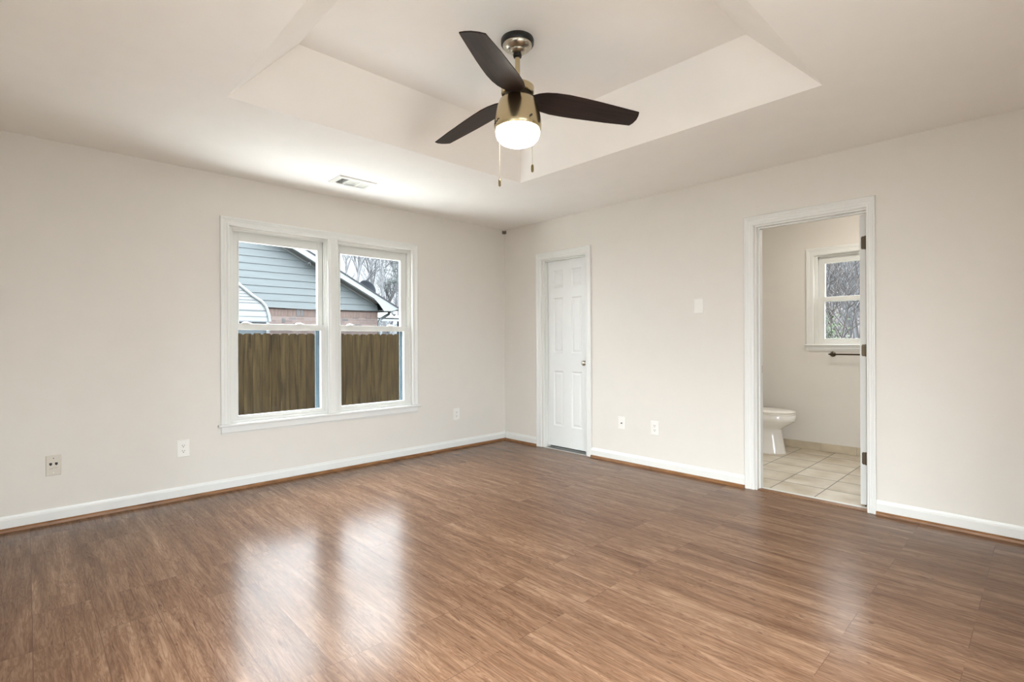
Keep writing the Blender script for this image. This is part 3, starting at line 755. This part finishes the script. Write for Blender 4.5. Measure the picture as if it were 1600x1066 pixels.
# ------------------------------------------------------------------ ceiling vent
vn = thing('ceiling_vent', (-2.13, -0.495, H), 'white rectangular ceiling air vent above the double window', 'vent')
VX0, VX1, VY0, VY1 = -2.287, -1.968, -0.605, -0.388
bm = BM()
prev = None
for ins, z in ((0, H), (0.0, H - .003), (.006, H - .009), (.040, H - .011)):
    cur = [bm.verts.new(p) for p in ((VX0 + ins, VY0 + ins, z), (VX1 - ins, VY0 + ins, z), (VX1 - ins, VY1 - ins, z), (VX0 + ins, VY1 - ins, z))]
    if prev:
        for k in range(4): bm.faces.new((prev[k], prev[(k + 1) % 4], cur[(k + 1) % 4], cur[k]))
    prev = cur
for x in (-2.180, -2.082): box(bm, x - .006, x + .006, VY0 + .04, VY1 - .04, H - .011, H - .003)
obj('frame', bm, M_trim, vn)
bm = BM(); box(bm, VX0 + .03, VX1 - .03, VY0 + .03, VY1 - .03, H - .002, H - .0005); o = obj('duct', bm, M_dark, vn); o['label'] = 'dark duct opening'
def slat_bm(x0, x1, ang, n):
    bm = BM()
    for i in range(n):
        cx = x0 + (i + .5) * (x1 - x0) / n; hw = .0052; dx_, dz_ = hw * math.cos(ang), hw * math.sin(ang)
        a = [(cx - dx_, H - .006 - dz_), (cx + dx_, H - .006 + dz_), (cx + dx_ + .0006, H - .0066 + dz_), (cx - dx_ + .0006, H - .0066 - dz_)]
        A = [bm.verts.new((p, VY0 + .04, q)) for p, q in a]; B = [bm.verts.new((p, VY1 - .04, q)) for p, q in a]
        bm.faces.new(A); bm.faces.new(B[::-1])
        for k in range(4): bm.faces.new((A[k], A[(k + 1) % 4], B[(k + 1) % 4], B[k]))
    return bm
obj('louver_bank', slat_bm(-2.247, -2.186, math.radians(42), 8), M_trim, vn)
obj('louver_bank', slat_bm(-2.174, -2.088, math.radians(8), 8), M_trim, vn)
obj('louver_bank', slat_bm(-2.076, -2.008, math.radians(-40), 8), M_trim, vn)

# ------------------------------------------------------------------ ceiling fan
FX, FY = -2.179, -2.464
fan = thing('ceiling_fan', (FX, FY, TZ), 'three-blade ceiling fan with dark blades and a lit bowl hanging from the tray', 'ceiling fan')
C2 = (FX, FY)
bm = BM(); lathe(bm, [(0.084, TZ), (0.086, TZ - .004), (0.086, TZ - .024), (0.082, TZ - .030), (0.074, TZ - .031)], C2); obj('canopy_ring', bm, M_black, fan, smooth=0.6)
bm = BM(); lathe(bm, [(0.077, TZ - .0305), (0.076, TZ - .036), (0.068, TZ - .046), (0.052, TZ - .058), (0.046, TZ - .060), (0.044, TZ - .064), (0.034, TZ - .072), (0.022, TZ - .076)], C2); obj('canopy', bm, M_nickel, fan, smooth=0.7)
bm = BM(); lathe(bm, [(0.020, TZ - .072), (0.023, TZ - .084), (0.021, TZ - .092), (0.015, TZ - .096)], C2); obj('ball_joint', bm, M_black, fan, smooth=0.7)
bm = BM(); lathe(bm, [(0.0132, TZ - .094), (0.0132, 2.465)], C2, 24); obj('downrod', bm, M_brass, fan, smooth=0.8)
bm = BM(); lathe(bm, [(0.028, 2.490), (0.034, 2.482), (0.080, 2.480), (0.086, 2.474), (0.086, 2.442), (0.082, 2.438), (0.060, 2.436)], C2); obj('motor_cap', bm, M_brass, fan, smooth=0.6)
bm = BM(); lathe(bm, [(0.066, 2.438), (0.066, 2.412)], C2); obj('blade_hub', bm, M_black, fan, smooth=0.6)
bm = BM(); lathe(bm, [(0.060, 2.415), (0.084, 2.413), (0.095, 2.403), (0.108, 2.370), (0.1165, 2.335), (0.122, 2.300), (0.1235, 2.275), (0.122, 2.256), (0.119, 2.252), (0.112, 2.250)], C2, 64); body = obj('motor_housing', bm, M_brass, fan, smooth=0.7)
bm = BM(); lathe(bm, [(0.1115, 2.2505), (0.1155, 2.243), (0.1145, 2.226), (0.107, 2.206), (0.092, 2.190), (0.068, 2.179), (0.036, 2.174), (0.0, 2.173)], C2, 48); o = obj('light_bowl', bm, M_bowl, fan, smooth=1.2); o['label'] = 'glowing frosted glass bowl'
side_a = [(.072, -.028), (.105, -.052), (.14, -.068), (.19, -.079), (.26, -.084), (.34, -.082), (.42, -.078), (.54, -.069), (.64, -.061), (.668, -.058)]
tip = [(.677, -.032), (.682, 0.0), (.678, .032), (.667, .058)]
side_b = [(.60, .065), (.52, .074), (.42, .081), (.34, .087), (.27, .090), (.20, .090), (.15, .082), (.11, .064), (.08, .035)]
OUT = side_a + tip + side_b
P = math.radians(-12)
for deg in (90, -30, -150):
    a = math.radians(deg); DR = math.radians(4.4)
    er0 = Vector((math.cos(a), math.sin(a), 0)); et0 = Vector((-math.sin(a), math.cos(a), 0))
    er = er0 * math.cos(DR) - Vector((0, 0, math.sin(DR))); et = et0 * math.cos(P) + er.cross(et0) * math.sin(P)
    # build in blade space, place through the object's own rotation
    bm = BM(); top = []; bot = []
    for r, t in OUT:
        droop = 0.0
        top.append(bm.verts.new((r, t, .003 + droop))); bot.append(bm.verts.new((r, t, -.003 + droop)))
    bm.faces.new(top); bm.faces.new(bot[::-1])
    n = len(OUT)
    for k in range(n): bm.faces.new((top[k], top[(k + 1) % n], bot[(k + 1) % n], bot[k]))
    o = obj('blade', bm, M_blade, None, bevel=0.0015)
    nrm = er.cross(et)
    o.parent = fan
    o.matrix_local = Matrix(((er.x, et.x, nrm.x, 0), (er.y, et.y, nrm.y, 0), (er.z, et.z, nrm.z, 2.427 - TZ), (0, 0, 0, 1)))
    o['label'] = 'dark walnut fan blade'
    bm = BM(); box(bm, .02, .125, -.020, .020, .0035, .0075); tube(bm, [(.100, 0, .007), (.100, 0, .0105)], .006, 10)
    br = obj('blade_bracket', bm, M_black, None); br.parent = o
def pull_chain(x, y, z0, z1, nm):
    bm = BM(); tube(bm, [(x, y, z0), (x, y, z1)], 0.0009, 6)
    z = z0
    while z > z1:
        bmesh.ops.create_icosphere(bm, subdivisions=1, radius=.0017, matrix=Matrix.Translation((x, y, z))); z -= .0055
    ch = obj('pull_chain', bm, M_chain, fan, smooth=1.0)
    bm = BM(); lathe(bm, [(.0015, z1), (.005, z1 - .003), (.0065, z1 - .010), (.0068, z1 - .030), (.0055, z1 - .038), (.002, z1 - .041)], (x, y), 16)
    f = obj('chain_fob', bm, M_fob, ch, smooth=0.7); f['label'] = 'aged brass pull fob'
ca = math.radians(100)
pull_chain(-2.2066, -2.5955, 2.284, 2.034, 'a')
pull_chain(-2.199, -2.3435, 2.284, 2.020, 'b')
for (x, y, nx, ny) in ((-2.2066, -2.5955, -.12, -1), (-2.199, -2.3435, -.1, 1)):
    v = Vector((nx, ny, 0)).normalized(); p = Vector((x, y, 2.284))
    bm = BM(); tube(bm, [p - v * .014, p - v * .001], .005, 12); obj('chain_eyelet', bm, M_black, fan)
# small raised dark badge on the housing, an illegible squiggle
bm = BM()
pts = []
for k in range(15):
    t = k / 14; ang = math.radians(150 + 26 * t); z = 2.268 + .014 * t + .004 * math.sin(t * 17)
    pts.append((FX + .1235 * math.cos(ang), FY + .1235 * math.sin(ang), z))
tube(bm, pts, [.0012 + .0022 * abs(math.sin(k * 1.3)) for k in range(15)], 6); o = obj('badge', bm, M_black, fan); o['label'] = 'small dark script badge'

# ------------------------------------------------------------------ outdoors
GZ = -0.58
bm = BM()
NX, NY = 66, 60
def gh(x, y):
    h = GZ
    if x > 3.6: h += min((x - 3.6) * 0.37, 3.15) * min(1, max(0, (4.5 - y) / 3.0)) + 0.10 * math.sin(x * 1.3 + y) * min(1, (x - 3.6) / 3)
    return h
grid = []
for i in range(NX + 1):
    row = []
    for j in range(NY + 1):
        x = -26 + i * (66 / NX); y = -20 + j * (66 / NY)
        row.append(bm.verts.new((x, y, gh(x, y))))
    grid.append(row)
for i in range(NX):
    for j in range(NY): bm.faces.new((grid[i][j], grid[i + 1][j], grid[i + 1][j + 1], grid[i][j + 1]))
g = obj('ground', bm, M_litter); tag(g, 'winter lawn and leaf-covered slope outside', 'ground', kind='structure')

bm = BM(); box(bm, -11, 2.2, -12, RY0 - .15, GZ, -.10); box(bm, -11, RX0 - .15, RY0 - .15, 0.1, GZ, -.10)  # unseen paving, added and toned to bounce daylight indoors
M_conc = mat('pale_concrete', (200, 198, 194), 0.9, vary=0.06)
struct('patio', bm, mat('grey_paving', (96, 95, 92), 0.9), 'added unseen grey patio, bounces daylight into the room', 'patio')
bm = BM(); box(bm, -11, 4, 0.16, 3.85, GZ - .05, GZ + .04)  # pale strip hidden from view, added to bounce daylight onto the ceiling
struct('bounce_walk', bm, M_conc, 'added unseen pale concrete walk, bounces daylight up through the double window', 'bounce_walk')

# --- picket fence
FYD = 4.0
fence = thing('wooden_fence', (0.2, FYD, GZ), 'brown dog-eared wooden picket fence outside the double window', 'fence')
edge0 = -1.676; pitch = 0.1352
base_pts = None
for k in range(-14, 50):
    x0 = edge0 + k * pitch + 0.0015; x1 = edge0 + (k + 1) * pitch - 0.0022
    top = 1.284 + random.uniform(-.006, .006)
    bm = BM(); c = .026
    prism(bm, [(x0, GZ + .02), (x1, GZ + .02), (x1, top - c), (x1 - c, top), (x0 + c, top), (x0, top - c)], FYD + random.uniform(-.003, .003), FYD + .018, 'y')
    obj('picket', bm, M_picket, fence)
M_rail = mat('cedar_rail', (120, 94, 62), 0.8, vary=0.2, vscale=6)
for z in (-.25, .40, 1.02):
    bm = BM(); box(bm, edge0 - 14 * pitch, edge0 + 50 * pitch, FYD + .019, FYD + .057, z, z + .088); obj('rail', bm, M_rail, fence)
for x in (-3.2, -.8, 1.6, 4.0):
    bm = BM(); box(bm, x, x + .09, FYD + .057, FYD + .147, GZ, 1.24); obj('post', bm, M_rail, fence)

# --- neighbouring house
HY = 9.5; HXR = 3.60; PKX = -1.9; RS = 0.516
def roof_top(x): return 3.613 - RS * (abs(x - PKX) + PKX - 1.319) if x >= PKX else 3.613 - RS * ((2 * PKX - x) - 1.319)
house = thing('house', (PKX, HY, GZ), 'neighbouring house with grey lap siding over red brick beyond the fence', 'house')
HXL = 2 * PKX - HXR
bm = BM(); box(bm, HXL, HXR, HY, HY + 9, GZ, 2.045); obj('brick_wall', bm, M_brick, house)
bm = BM()
for k in range(int((HXR - HXL) / .078)):
    x = HXL + k * .078; box(bm, x + .004, x + .074, HY - .004, HY, 1.835, 2.025)
M_sold = mat_wood('soldier_brick', ((57, 48, 45), (68, 56, 51), (76, 64, 60)), (14, 3, 1), 0.0, 0.85)
obj('soldier_course', bm, M_sold, house)
# lap siding: every course a wedge, clipped to the gable
bm = BM()
z = 2.045; n = 0
while z < roof_top(PKX) - .3:
    z1 = z + .1835
    def xr(zz): return min(HXR, PKX + (roof_top(PKX) - .22 - zz) / RS)
    xa, xb = xr(z), xr(z1)
    if xb > PKX:
        L0, L1 = 2 * PKX - xa, 2 * PKX - xb
        vs = [(L0, HY - .026, z), (xa, HY - .026, z), (xb, HY - .008, z1), (L1, HY - .008, z1), (L0, HY, z), (xa, HY, z), (xb, HY, z1), (L1, HY, z1)]
        v = [bm.verts.new(p) for p in vs]
        for f in ((0, 1, 2, 3), (4, 7, 6, 5), (0, 4, 5, 1), (1, 5, 6, 2), (2, 6, 7, 3), (3, 7, 4, 0)): bm.faces.new([v[i] for i in f])
    z = z1
obj('gable_siding', bm, M_siding, house)
bm = BM(); tube(bm, [(HXL, HY - .03, 2.05), (-.5, HY - .045, 2.055), (0.6, HY - .04, 2.045), (1.5, HY - .05, 2.03), (2.4, HY - .04, 2.05), (HXR + .02, HY - .035, 2.05)], .014, 6)
o = obj('cable', bm, M_black, house); o['label'] = 'black cable sagging along the brick line'
OY = 9.15; EX = 4.11
# roof slabs with overhang
bm = BM()
for s in (1, -1):
    def X(x): return PKX + s * (x - PKX)
    prism(bm, [(X(PKX), roof_top(PKX)), (X(EX), roof_top(EX)), (X(EX), roof_top(EX) - .035), (X(PKX), roof_top(PKX) - .035)], OY - .02, HY + 9.3, 'y')
obj('roof', bm, M_roof, house)
# rake boards along the gable, widening into a cornice return at the eave
bm = BM()
for s in (1, -1):
    def X(x): return PKX + s * (x - PKX)
    prism(bm, [(X(PKX), roof_top(PKX) - .036), (X(EX - .02), roof_top(EX - .02) - .036), (X(EX - .02), 2.115), (X(3.86), 2.055), (X(3.62), 2.048), (X(3.46), 2.25), (X(3.30), roof_top(3.30) - .19), (X(PKX), roof_top(PKX) - .225)], OY, OY + .03, 'y')
obj('rake_board', bm, M_fascia, house)
bm = BM()
for s in (1, -1):
    def X(x): return PKX + s * (x - PKX)
    prism(bm, [(X(PKX), roof_top(PKX) - .20), (X(3.5), roof_top(3.5) - .20), (X(3.5), roof_top(3.5) - .215), (X(PKX), roof_top(PKX) - .215)], OY + .03, HY, 'y')
    prism(bm, [(X(3.60), 2.06), (X(4.06), 2.06), (X(4.06), 2.075), (X(3.60), 2.075)], OY + .03, HY + 9, 'y')
obj('soffit', bm, M_soffit, house)
bm = BM()
for s in (1, -1):
    def X(x): return PKX + s * (x - PKX)
    prism(bm, [(X(PKX), roof_top(PKX) - .216), (X(3.45), roof_top(3.45) - .216), (X(3.45), roof_top(3.45) - .262), (X(PKX), roof_top(PKX) - .262)], HY - .045, HY - .026, 'y')
obj('frieze_board', bm, M_soffit, house)
bm = BM(); prism(bm, [(4.09, 2.20), (4.22, 2.20), (4.21, 2.09), (4.11, 2.075)], OY + .01, HY + 9.2, 'y'); box(bm, 3.60, 4.10, HY - .06, HY - .02, 2.030, 2.060); obj('gutter', bm, M_gutter, house)
bm = BM(); tube(bm, [(4.05, HY + .1, 2.06), (4.03, HY + .1, 1.99), (3.72, HY + .06, 1.83), (3.66, HY + .05, 1.72), (3.655, HY + .05, GZ + .1)], .045, 8); obj('downspout', bm, M_down, house)
bm = BM(); box(bm, 3.84, 3.90, OY - .02, OY + .05, 2.00, 2.05); tube(bm, [(3.87, OY, 2.0), (3.93, OY - .08, 1.94)], [.03, .05], 10)
o = obj('flood_light', bm, M_gutter, house); o['label'] = 'dark flood light under the eave'
for x, zz in ((1.23, 1.93), (1.34, 1.93), (1.72, 1.93), (0.86, 1.72)):
    bm = BM(); box(bm, x - .033, x + .033, HY - .012, HY - .004, zz - .09 if zz > 1.8 else zz - .05, zz + .09 if zz > 1.8 else zz + .05); o = obj('brick_vent', bm, M_gutter, house); o['label'] = 'grey vent brick'

cc = thing('security_camera', (1.47, 9.42, 3.25), 'small white and black security camera under the roof edge', 'camera')
bm = BM(); tube(bm, [(1.46, 9.46, 3.27), (1.47, 9.36, 3.27)], .018, 10); box(bm, 1.43, 1.50, 9.455, 9.472, 3.235, 3.305); obj('mount', bm, M_fascia, cc)
bm = BM(); tube(bm, [(1.50, 9.37, 3.275), (1.45, 9.25, 3.225)], [.036, .04], 14); b_ = obj('camera_body', bm, M_fascia, cc)
bm = BM(); tube(bm, [(1.4515, 9.253, 3.2262), (1.449, 9.247, 3.2237)], .030, 14); o = obj('lens', bm, M_black, b_); o['label'] = 'black lens'

# dish on the roof
dz = roof_top(3.1)
dish = thing('satellite_dish', (3.22, 9.58, roof_top(3.22)), 'dark grey round dish standing on the neighbour\'s roof slope', 'satellite dish')
bm = BM(); prof = [(0.0, 0.0), (.08, .006), (.16, .025), (.23, .053), (.29, .086), (.30, .096), (.29, .094), (.22, .060), (.15, .032), (0, .014)]
lathe(bm, prof, (0, 0), 36, False, False)
mt = Matrix.Translation((3.205, 9.46, 2.675)) @ Matrix.Scale(0.9, 4) @ Matrix.Rotation(math.radians(12), 4, 'Y') @ Matrix.Rotation(math.radians(62), 4, 'X')
bmesh.ops.transform(bm, matrix=mt, verts=bm.verts); obj('reflector', bm, M_dish, dish, smooth=1.0)
bm = BM(); tube(bm, [(3.22, 9.58, roof_top(3.22) - .03), (3.22, 9.58, roof_top(3.22) + .05), (3.218, 9.48, roof_top(3.22) + .075)], .022, 8); obj('mast', bm, M_gutter, dish)

# --- white carport in front of the house
CY = 6.5
cp = thing('carport', (-3.0, CY, GZ), 'white ribbed metal carport gable left of the brick wall beyond the fence', 'carport')
half = [(-1.054, 2.284), (-0.788, 2.063), (-0.633, 1.963), (-0.560, 1.880), (-0.524, 1.807), (-0.490, 1.68), (-0.476, 1.562)]
CX = -3.0
def sym(pts): return [(2 * CX - x, z) for x, z in pts[::-1]]
peak = [(CX, 2.284 + .62 * (-1.054 - CX))]
outline = half[::-1] + peak + sym(half[::-1])[0:0]
right = [(CX, peak[0][1])] + half
left = [(2 * CX - x, z) for x, z in right[::-1]]
outline = right + left[:-1]
bm = BM(); prism(bm, outline, CY, CY + .02, 'y'); obj('gable_panel', bm, M_carport, cp)
bm = BM()
def xr_at(zz):
    for (xa, za), (xb, zb_) in zip(right, right[1:]):
        if zb_ <= zz <= za: return xa + (xb - xa) * (za - zz) / max(1e-6, za - zb_)
    return right[-1][0]
for zz, hgt in ((2.22, .008), (2.16, .008), (2.104, .008), (2.048, .010), (1.985, .010), (1.929, .010), (1.78, .022), (1.66, .006), (1.556, .024), (2.30, .008), (2.38, .01), (2.50, .01), (2.62, .01), (2.75, .01), (2.9, .01)):
    xe = xr_at(zz); box(bm, 2 * CX - xe, xe - .02, CY - .008, CY, zz - hgt / 2, zz + hgt / 2)
o = obj('rib', bm, M_rib, cp); o['label'] = 'grey rib seams'
bm = BM(); tube(bm, [(x, CY - .02, z) for x, z in right], .030, 8); tube(bm, [(x, CY - .02, z) for x, z in left], .030, 8); obj('edge_trim', bm, M_carport, cp)
bm = BM()
rt_o = [(x, z) for x, z in outline]; rt_i = [(CX + (x - CX) * .992, z - .02) for x, z in outline]
A = [bm.verts.new((x, CY + .02, z)) for x, z in outline]; B = [bm.verts.new((x, CY + 2.3, z)) for x, z in outline]
for k in range(len(outline) - 1): bm.faces.new((A[k], A[k + 1], B[k + 1], B[k]))
o = obj('roof', bm, M_carport, cp); md = o.modifiers.new('thick', 'SOLIDIFY'); md.thickness = .02
bm = BM(); box(bm, 2 * CX + .52, -.52, CY + .05, CY + .07, GZ, 1.545); obj('lower_panel', bm, M_carport_low, cp)
for x in (-.507, 2 * CX + .507):
    bm = BM(); box(bm, x - .03, x + .03, CY - .01, CY + .05, GZ, 1.56); obj('post', bm, M_carport, cp)

# --- far carport and car at the right of the house
fc = thing('carport', (8.8, 15.5, GZ), 'distant white roofed carport past the right end of the brick house', 'carport')
bm = BM(); prism(bm, [(5.3, 2.16), (12.5, 2.16), (12.5, 2.02), (5.3, 2.02)], 15.0, 15.06, 'y')
prism(bm, [(15.0, 2.16), (18.5, 2.75), (18.5, 2.70), (15.0, 2.11)], 5.3, 12.5, 'x'); obj('roof', bm, M_carport, fc)
for x in (5.4, 6.6, 9.5, 12.4):
    bm = BM(); box(bm, x, x + .09, 15.02, 15.11, GZ, 2.05); obj('post', bm, M_carport, fc)
car = thing('car', (7.3, 16.6, GZ), 'grey car parked under the distant white carport', 'car')
bm = BM()
prof = [(5.2, GZ + .35), (5.15, GZ + .85), (5.5, GZ + 1.05), (6.3, GZ + 1.15), (6.9, GZ + 1.95), (8.6, GZ + 2.05), (9.3, GZ + 1.30), (9.5, GZ + .95), (9.5, GZ + .35)]
prism(bm, prof, 15.8, 17.5, 'y'); obj('body', bm, M_carpaint, car, bevel=.08, bseg=3)
bm = BM(); prism(bm, [(6.5, GZ + 1.2), (6.98, GZ + 1.85), (7.7, GZ + 1.9), (7.7, GZ + 1.2)], 15.785, 15.8, 'y'); prism(bm, [(7.8, GZ + 1.2), (7.8, GZ + 1.9), (8.5, GZ + 1.92), (9.05, GZ + 1.3)], 15.785, 15.8, 'y'); obj('side_window', bm, M_carglass, car)
for x in (6.0, 8.7):
    bm = BM()
    pts = [(x + .34 * math.cos(2 * PI * k / 20), GZ + .34 + .34 * math.sin(2 * PI * k / 20)) for k in range(20)]
    prism(bm, pts, 15.76, 16.0, 'y'); obj('wheel', bm, M_black, car)

# --- bare trees
def branch(bm, p, d, length, r, depth, rng, spread, seg, rmin=.003):
    n = 4
    pts = [p]; rad = [r]
    for k in range(n):
        d = (d + Vector((rng.uniform(-1, 1), rng.uniform(-1, 1), rng.uniform(-.5, .8))) * .13).normalized()
        p = p + d * (length / n); pts.append(p); rad.append(max(r * (1 - .5 * (k + 1) / n), rmin))
    tube(bm, pts, rad, seg, False)
    if depth == 0: return
    m = 4 if depth > 1 else 5
    for k in range(m):
        t = rng.uniform(.35, 1.0) if k < m - 1 else 1.0
        i = min(n - 1, int(t * n)); q = pts[i].lerp(pts[i + 1], t * n - i) if t < 1 else pts[-1]
        ax = Vector((rng.uniform(-1, 1), rng.uniform(-1, 1), rng.uniform(-.25, .6))).normalized()
        nd = (d + ax * spread).normalized(); nd.z = abs(nd.z) * .7 + .2 if nd.z < .1 else nd.z
        branch(bm, q, nd.normalized(), length * rng.uniform(.5, .72), r * .56, depth - 1, rng, spread, 3 if depth < 3 else 4, rmin)
def tree(loc, h, r, seed, label, group, m=None, depth=5, name='bare_tree', spread=.75, rmin=.007):
    rng = random.Random(seed)
    bm = BM(); branch(bm, Vector(loc), Vector((0, 0, 1)), h * .42, r, depth, rng, spread, 6, rmin)
    o = obj(name, bm, m or M_bark)
    for v in o.data.vertices: v.co -= Vector(loc)
    o.location = loc
    return tag(o, label, 'tree', group)
tg = 'bare winter trees beyond the neighbouring roof'
tA = tree((7.0, 17.0, GZ), 9.5, .17, 3, 'tallest bare tree right behind the dark roof dish', tg, spread=.45)
tB = tree((10.45, 21.0, GZ), 10.0, .16, 11, 'bare tree in the middle of the right window, behind the roof slope', tg, spread=.45)
far_lab = 'bare grey tree in the distant tree line above the roof slope'
k = 0
for x, y, s, rz in ((8.0, 24.0, .8, 1.0), (13.5, 27.0, .85, 2.2), (12.0, 24.5, .55, .4), (15.5, 27.0, .60, 3.3), (17.0, 29.0, .8, 5.0), (14.2, 23.0, .5, 4.1), (10.4, 27.0, .8, 0.2), (18.6, 30.0, .65, 1.7), (13.2, 30.0, .7, 2.9), (16.2, 32.0, .75, .9), (19.5, 33.0, .8, 2.0)):
    o = (tA if k % 2 else tB).copy(); COL.objects.link(o); o.location = (x, y, GZ); o.rotation_euler = (0, 0, rz); o.scale = (s, s, s * .9)
    o['label'] = far_lab; o['group'] = 'distant bare tree line'; k += 1
# --- evergreen at the right edge of the view
pine = thing('evergreen_tree', (8.28, 16.0, GZ), 'tall dark evergreen tree at the right edge of the window view', 'tree')
bm = BM(); tube(bm, [(8.28, 16, GZ), (8.3, 16, 3), (8.28, 16, 7)], [.16, .11, .03], 8); obj('trunk', bm, M_bark, pine)
bm = BM(); rng = random.Random(5)
for i in range(70):
    zc = rng.uniform(3.3, 7.2); ang = rng.uniform(0, 2 * PI); ln = (1.15 - .12 * (zc - 2.6)) * rng.uniform(.55, 1.0)
    base = Vector((8.28, 16, zc)); tipv = base + Vector((math.cos(ang) * ln, math.sin(ang) * ln, rng.uniform(-.15, .3)))
    tube(bm, [base, tipv], [.015, .006], 3, False)
    for j in range(26):
        t = rng.uniform(.25, 1.05); q = base.lerp(tipv, t) + Vector((rng.gauss(0, .09), rng.gauss(0, .09), rng.gauss(0, .07)))
        d = Vector((rng.uniform(-1, 1), rng.uniform(-1, 1), rng.uniform(-.3, 1))).normalized() * .12; s = d.orthogonal().normalized() * .022
        bm.faces.new([bm.verts.new(q - s), bm.verts.new(q + s), bm.verts.new(q + d)])
obj('foliage', bm, M_needle, pine)

# --- shrubs and thicket outside the bathroom window
def shrub(loc, h, n, seed, label, m, group, name='bare_shrub', lean=0.5, r=.012, depth=3):
    rng = random.Random(seed); bm = BM()
    for k in range(n):
        d = Vector((rng.uniform(-lean, lean), rng.uniform(-lean, lean), 1)).normalized()
        branch(bm, Vector((rng.uniform(-.25, .25), rng.uniform(-.25, .25), -.05)), d, h * rng.uniform(.5, .8), r * rng.uniform(.6, 1.2), depth, rng, .9, 4)
    o = obj(name, bm, m); o.location = loc
    return tag(o, label, 'shrub', group)
sg = 'leafless shrubs on the slope outside the bathroom window'
sl = 'pale leafless shrub on the leafy slope outside the bathroom window'
sA = shrub((6.2, -1.6, gh(6.2, -1.6)), 2.2, 5, 21, sl, M_twig, sg)
sB = shrub((7.4, -2.2, gh(7.4, -2.2)), 2.4, 5, 22, 'brown leafless shrub on the leafy slope outside the bathroom window', M_browntwig, 'brown leafless shrubs on the slope outside the bathroom window')
rng = random.Random(9)
for i in range(17):
    x = rng.uniform(6.2, 14.0); t = (x + 4.05) / 10.05
    y = -4.376 + (rng.uniform(-1.66, -2.45) + 4.376) * t + rng.uniform(-.25, .25)
    o = (sA if i % 2 else sB).copy(); COL.objects.link(o); o.location = (x, y, gh(x, y) - .02); o.rotation_euler = (0, 0, rng.uniform(0, 6.28)); s = rng.uniform(.7, 1.35) * (x / 9) ** .3; o.scale = (s, s, s)
th = 'slender bare tree rising from the slope outside the bathroom window'
tC = tree((9.5, -1.2, gh(9.5, -1.2) - .1), 5.5, .07, 31, th, 'bare trees on the slope', M_bark, 4, spread=.8)
for i, (x, y) in enumerate(((12.2, -0.3), (14.6, 0.3), (17.0, .9), (19.5, 1.6))):
    o = tC.copy(); COL.objects.link(o); o.location = (x, y, gh(x, y) - .1); o.rotation_euler = (0, 0, i * 1.3); s = .8 + .12 * (i % 4); o.scale = (s, s, s)
gs = thing('green_shrub', (6.6, -1.45, gh(6.6, -1.45)), 'small green leafy shrub low in the bathroom window view', 'shrub')
bm = BM(); rng = random.Random(4)
for i in range(900):
    q = Vector((6.6 + rng.gauss(0, .22), -1.50 + rng.gauss(0, .16), gh(6.6, -1.45) + abs(rng.gauss(.45, .28))))
    d = Vector((rng.uniform(-1, 1), rng.uniform(-1, 1), rng.uniform(-.4, 1))).normalized() * .075; s = d.orthogonal().normalized() * .022
    bm.faces.new([bm.verts.new(q), bm.verts.new(q + d * .5 + s), bm.verts.new(q + d), bm.verts.new(q + d * .5 - s)])
obj('foliage', bm, M_leaf, gs)
bm = BM()
for i in range(5):
    a = i * 1.25; tube(bm, [(6.6, -1.48, gh(6.6, -1.45) - .03), (6.6 + .18 * math.cos(a), -1.48 + .14 * math.sin(a), gh(6.6, -1.45) + .6)], [.012, .005], 5)
obj('stem', bm, M_browntwig, gs)
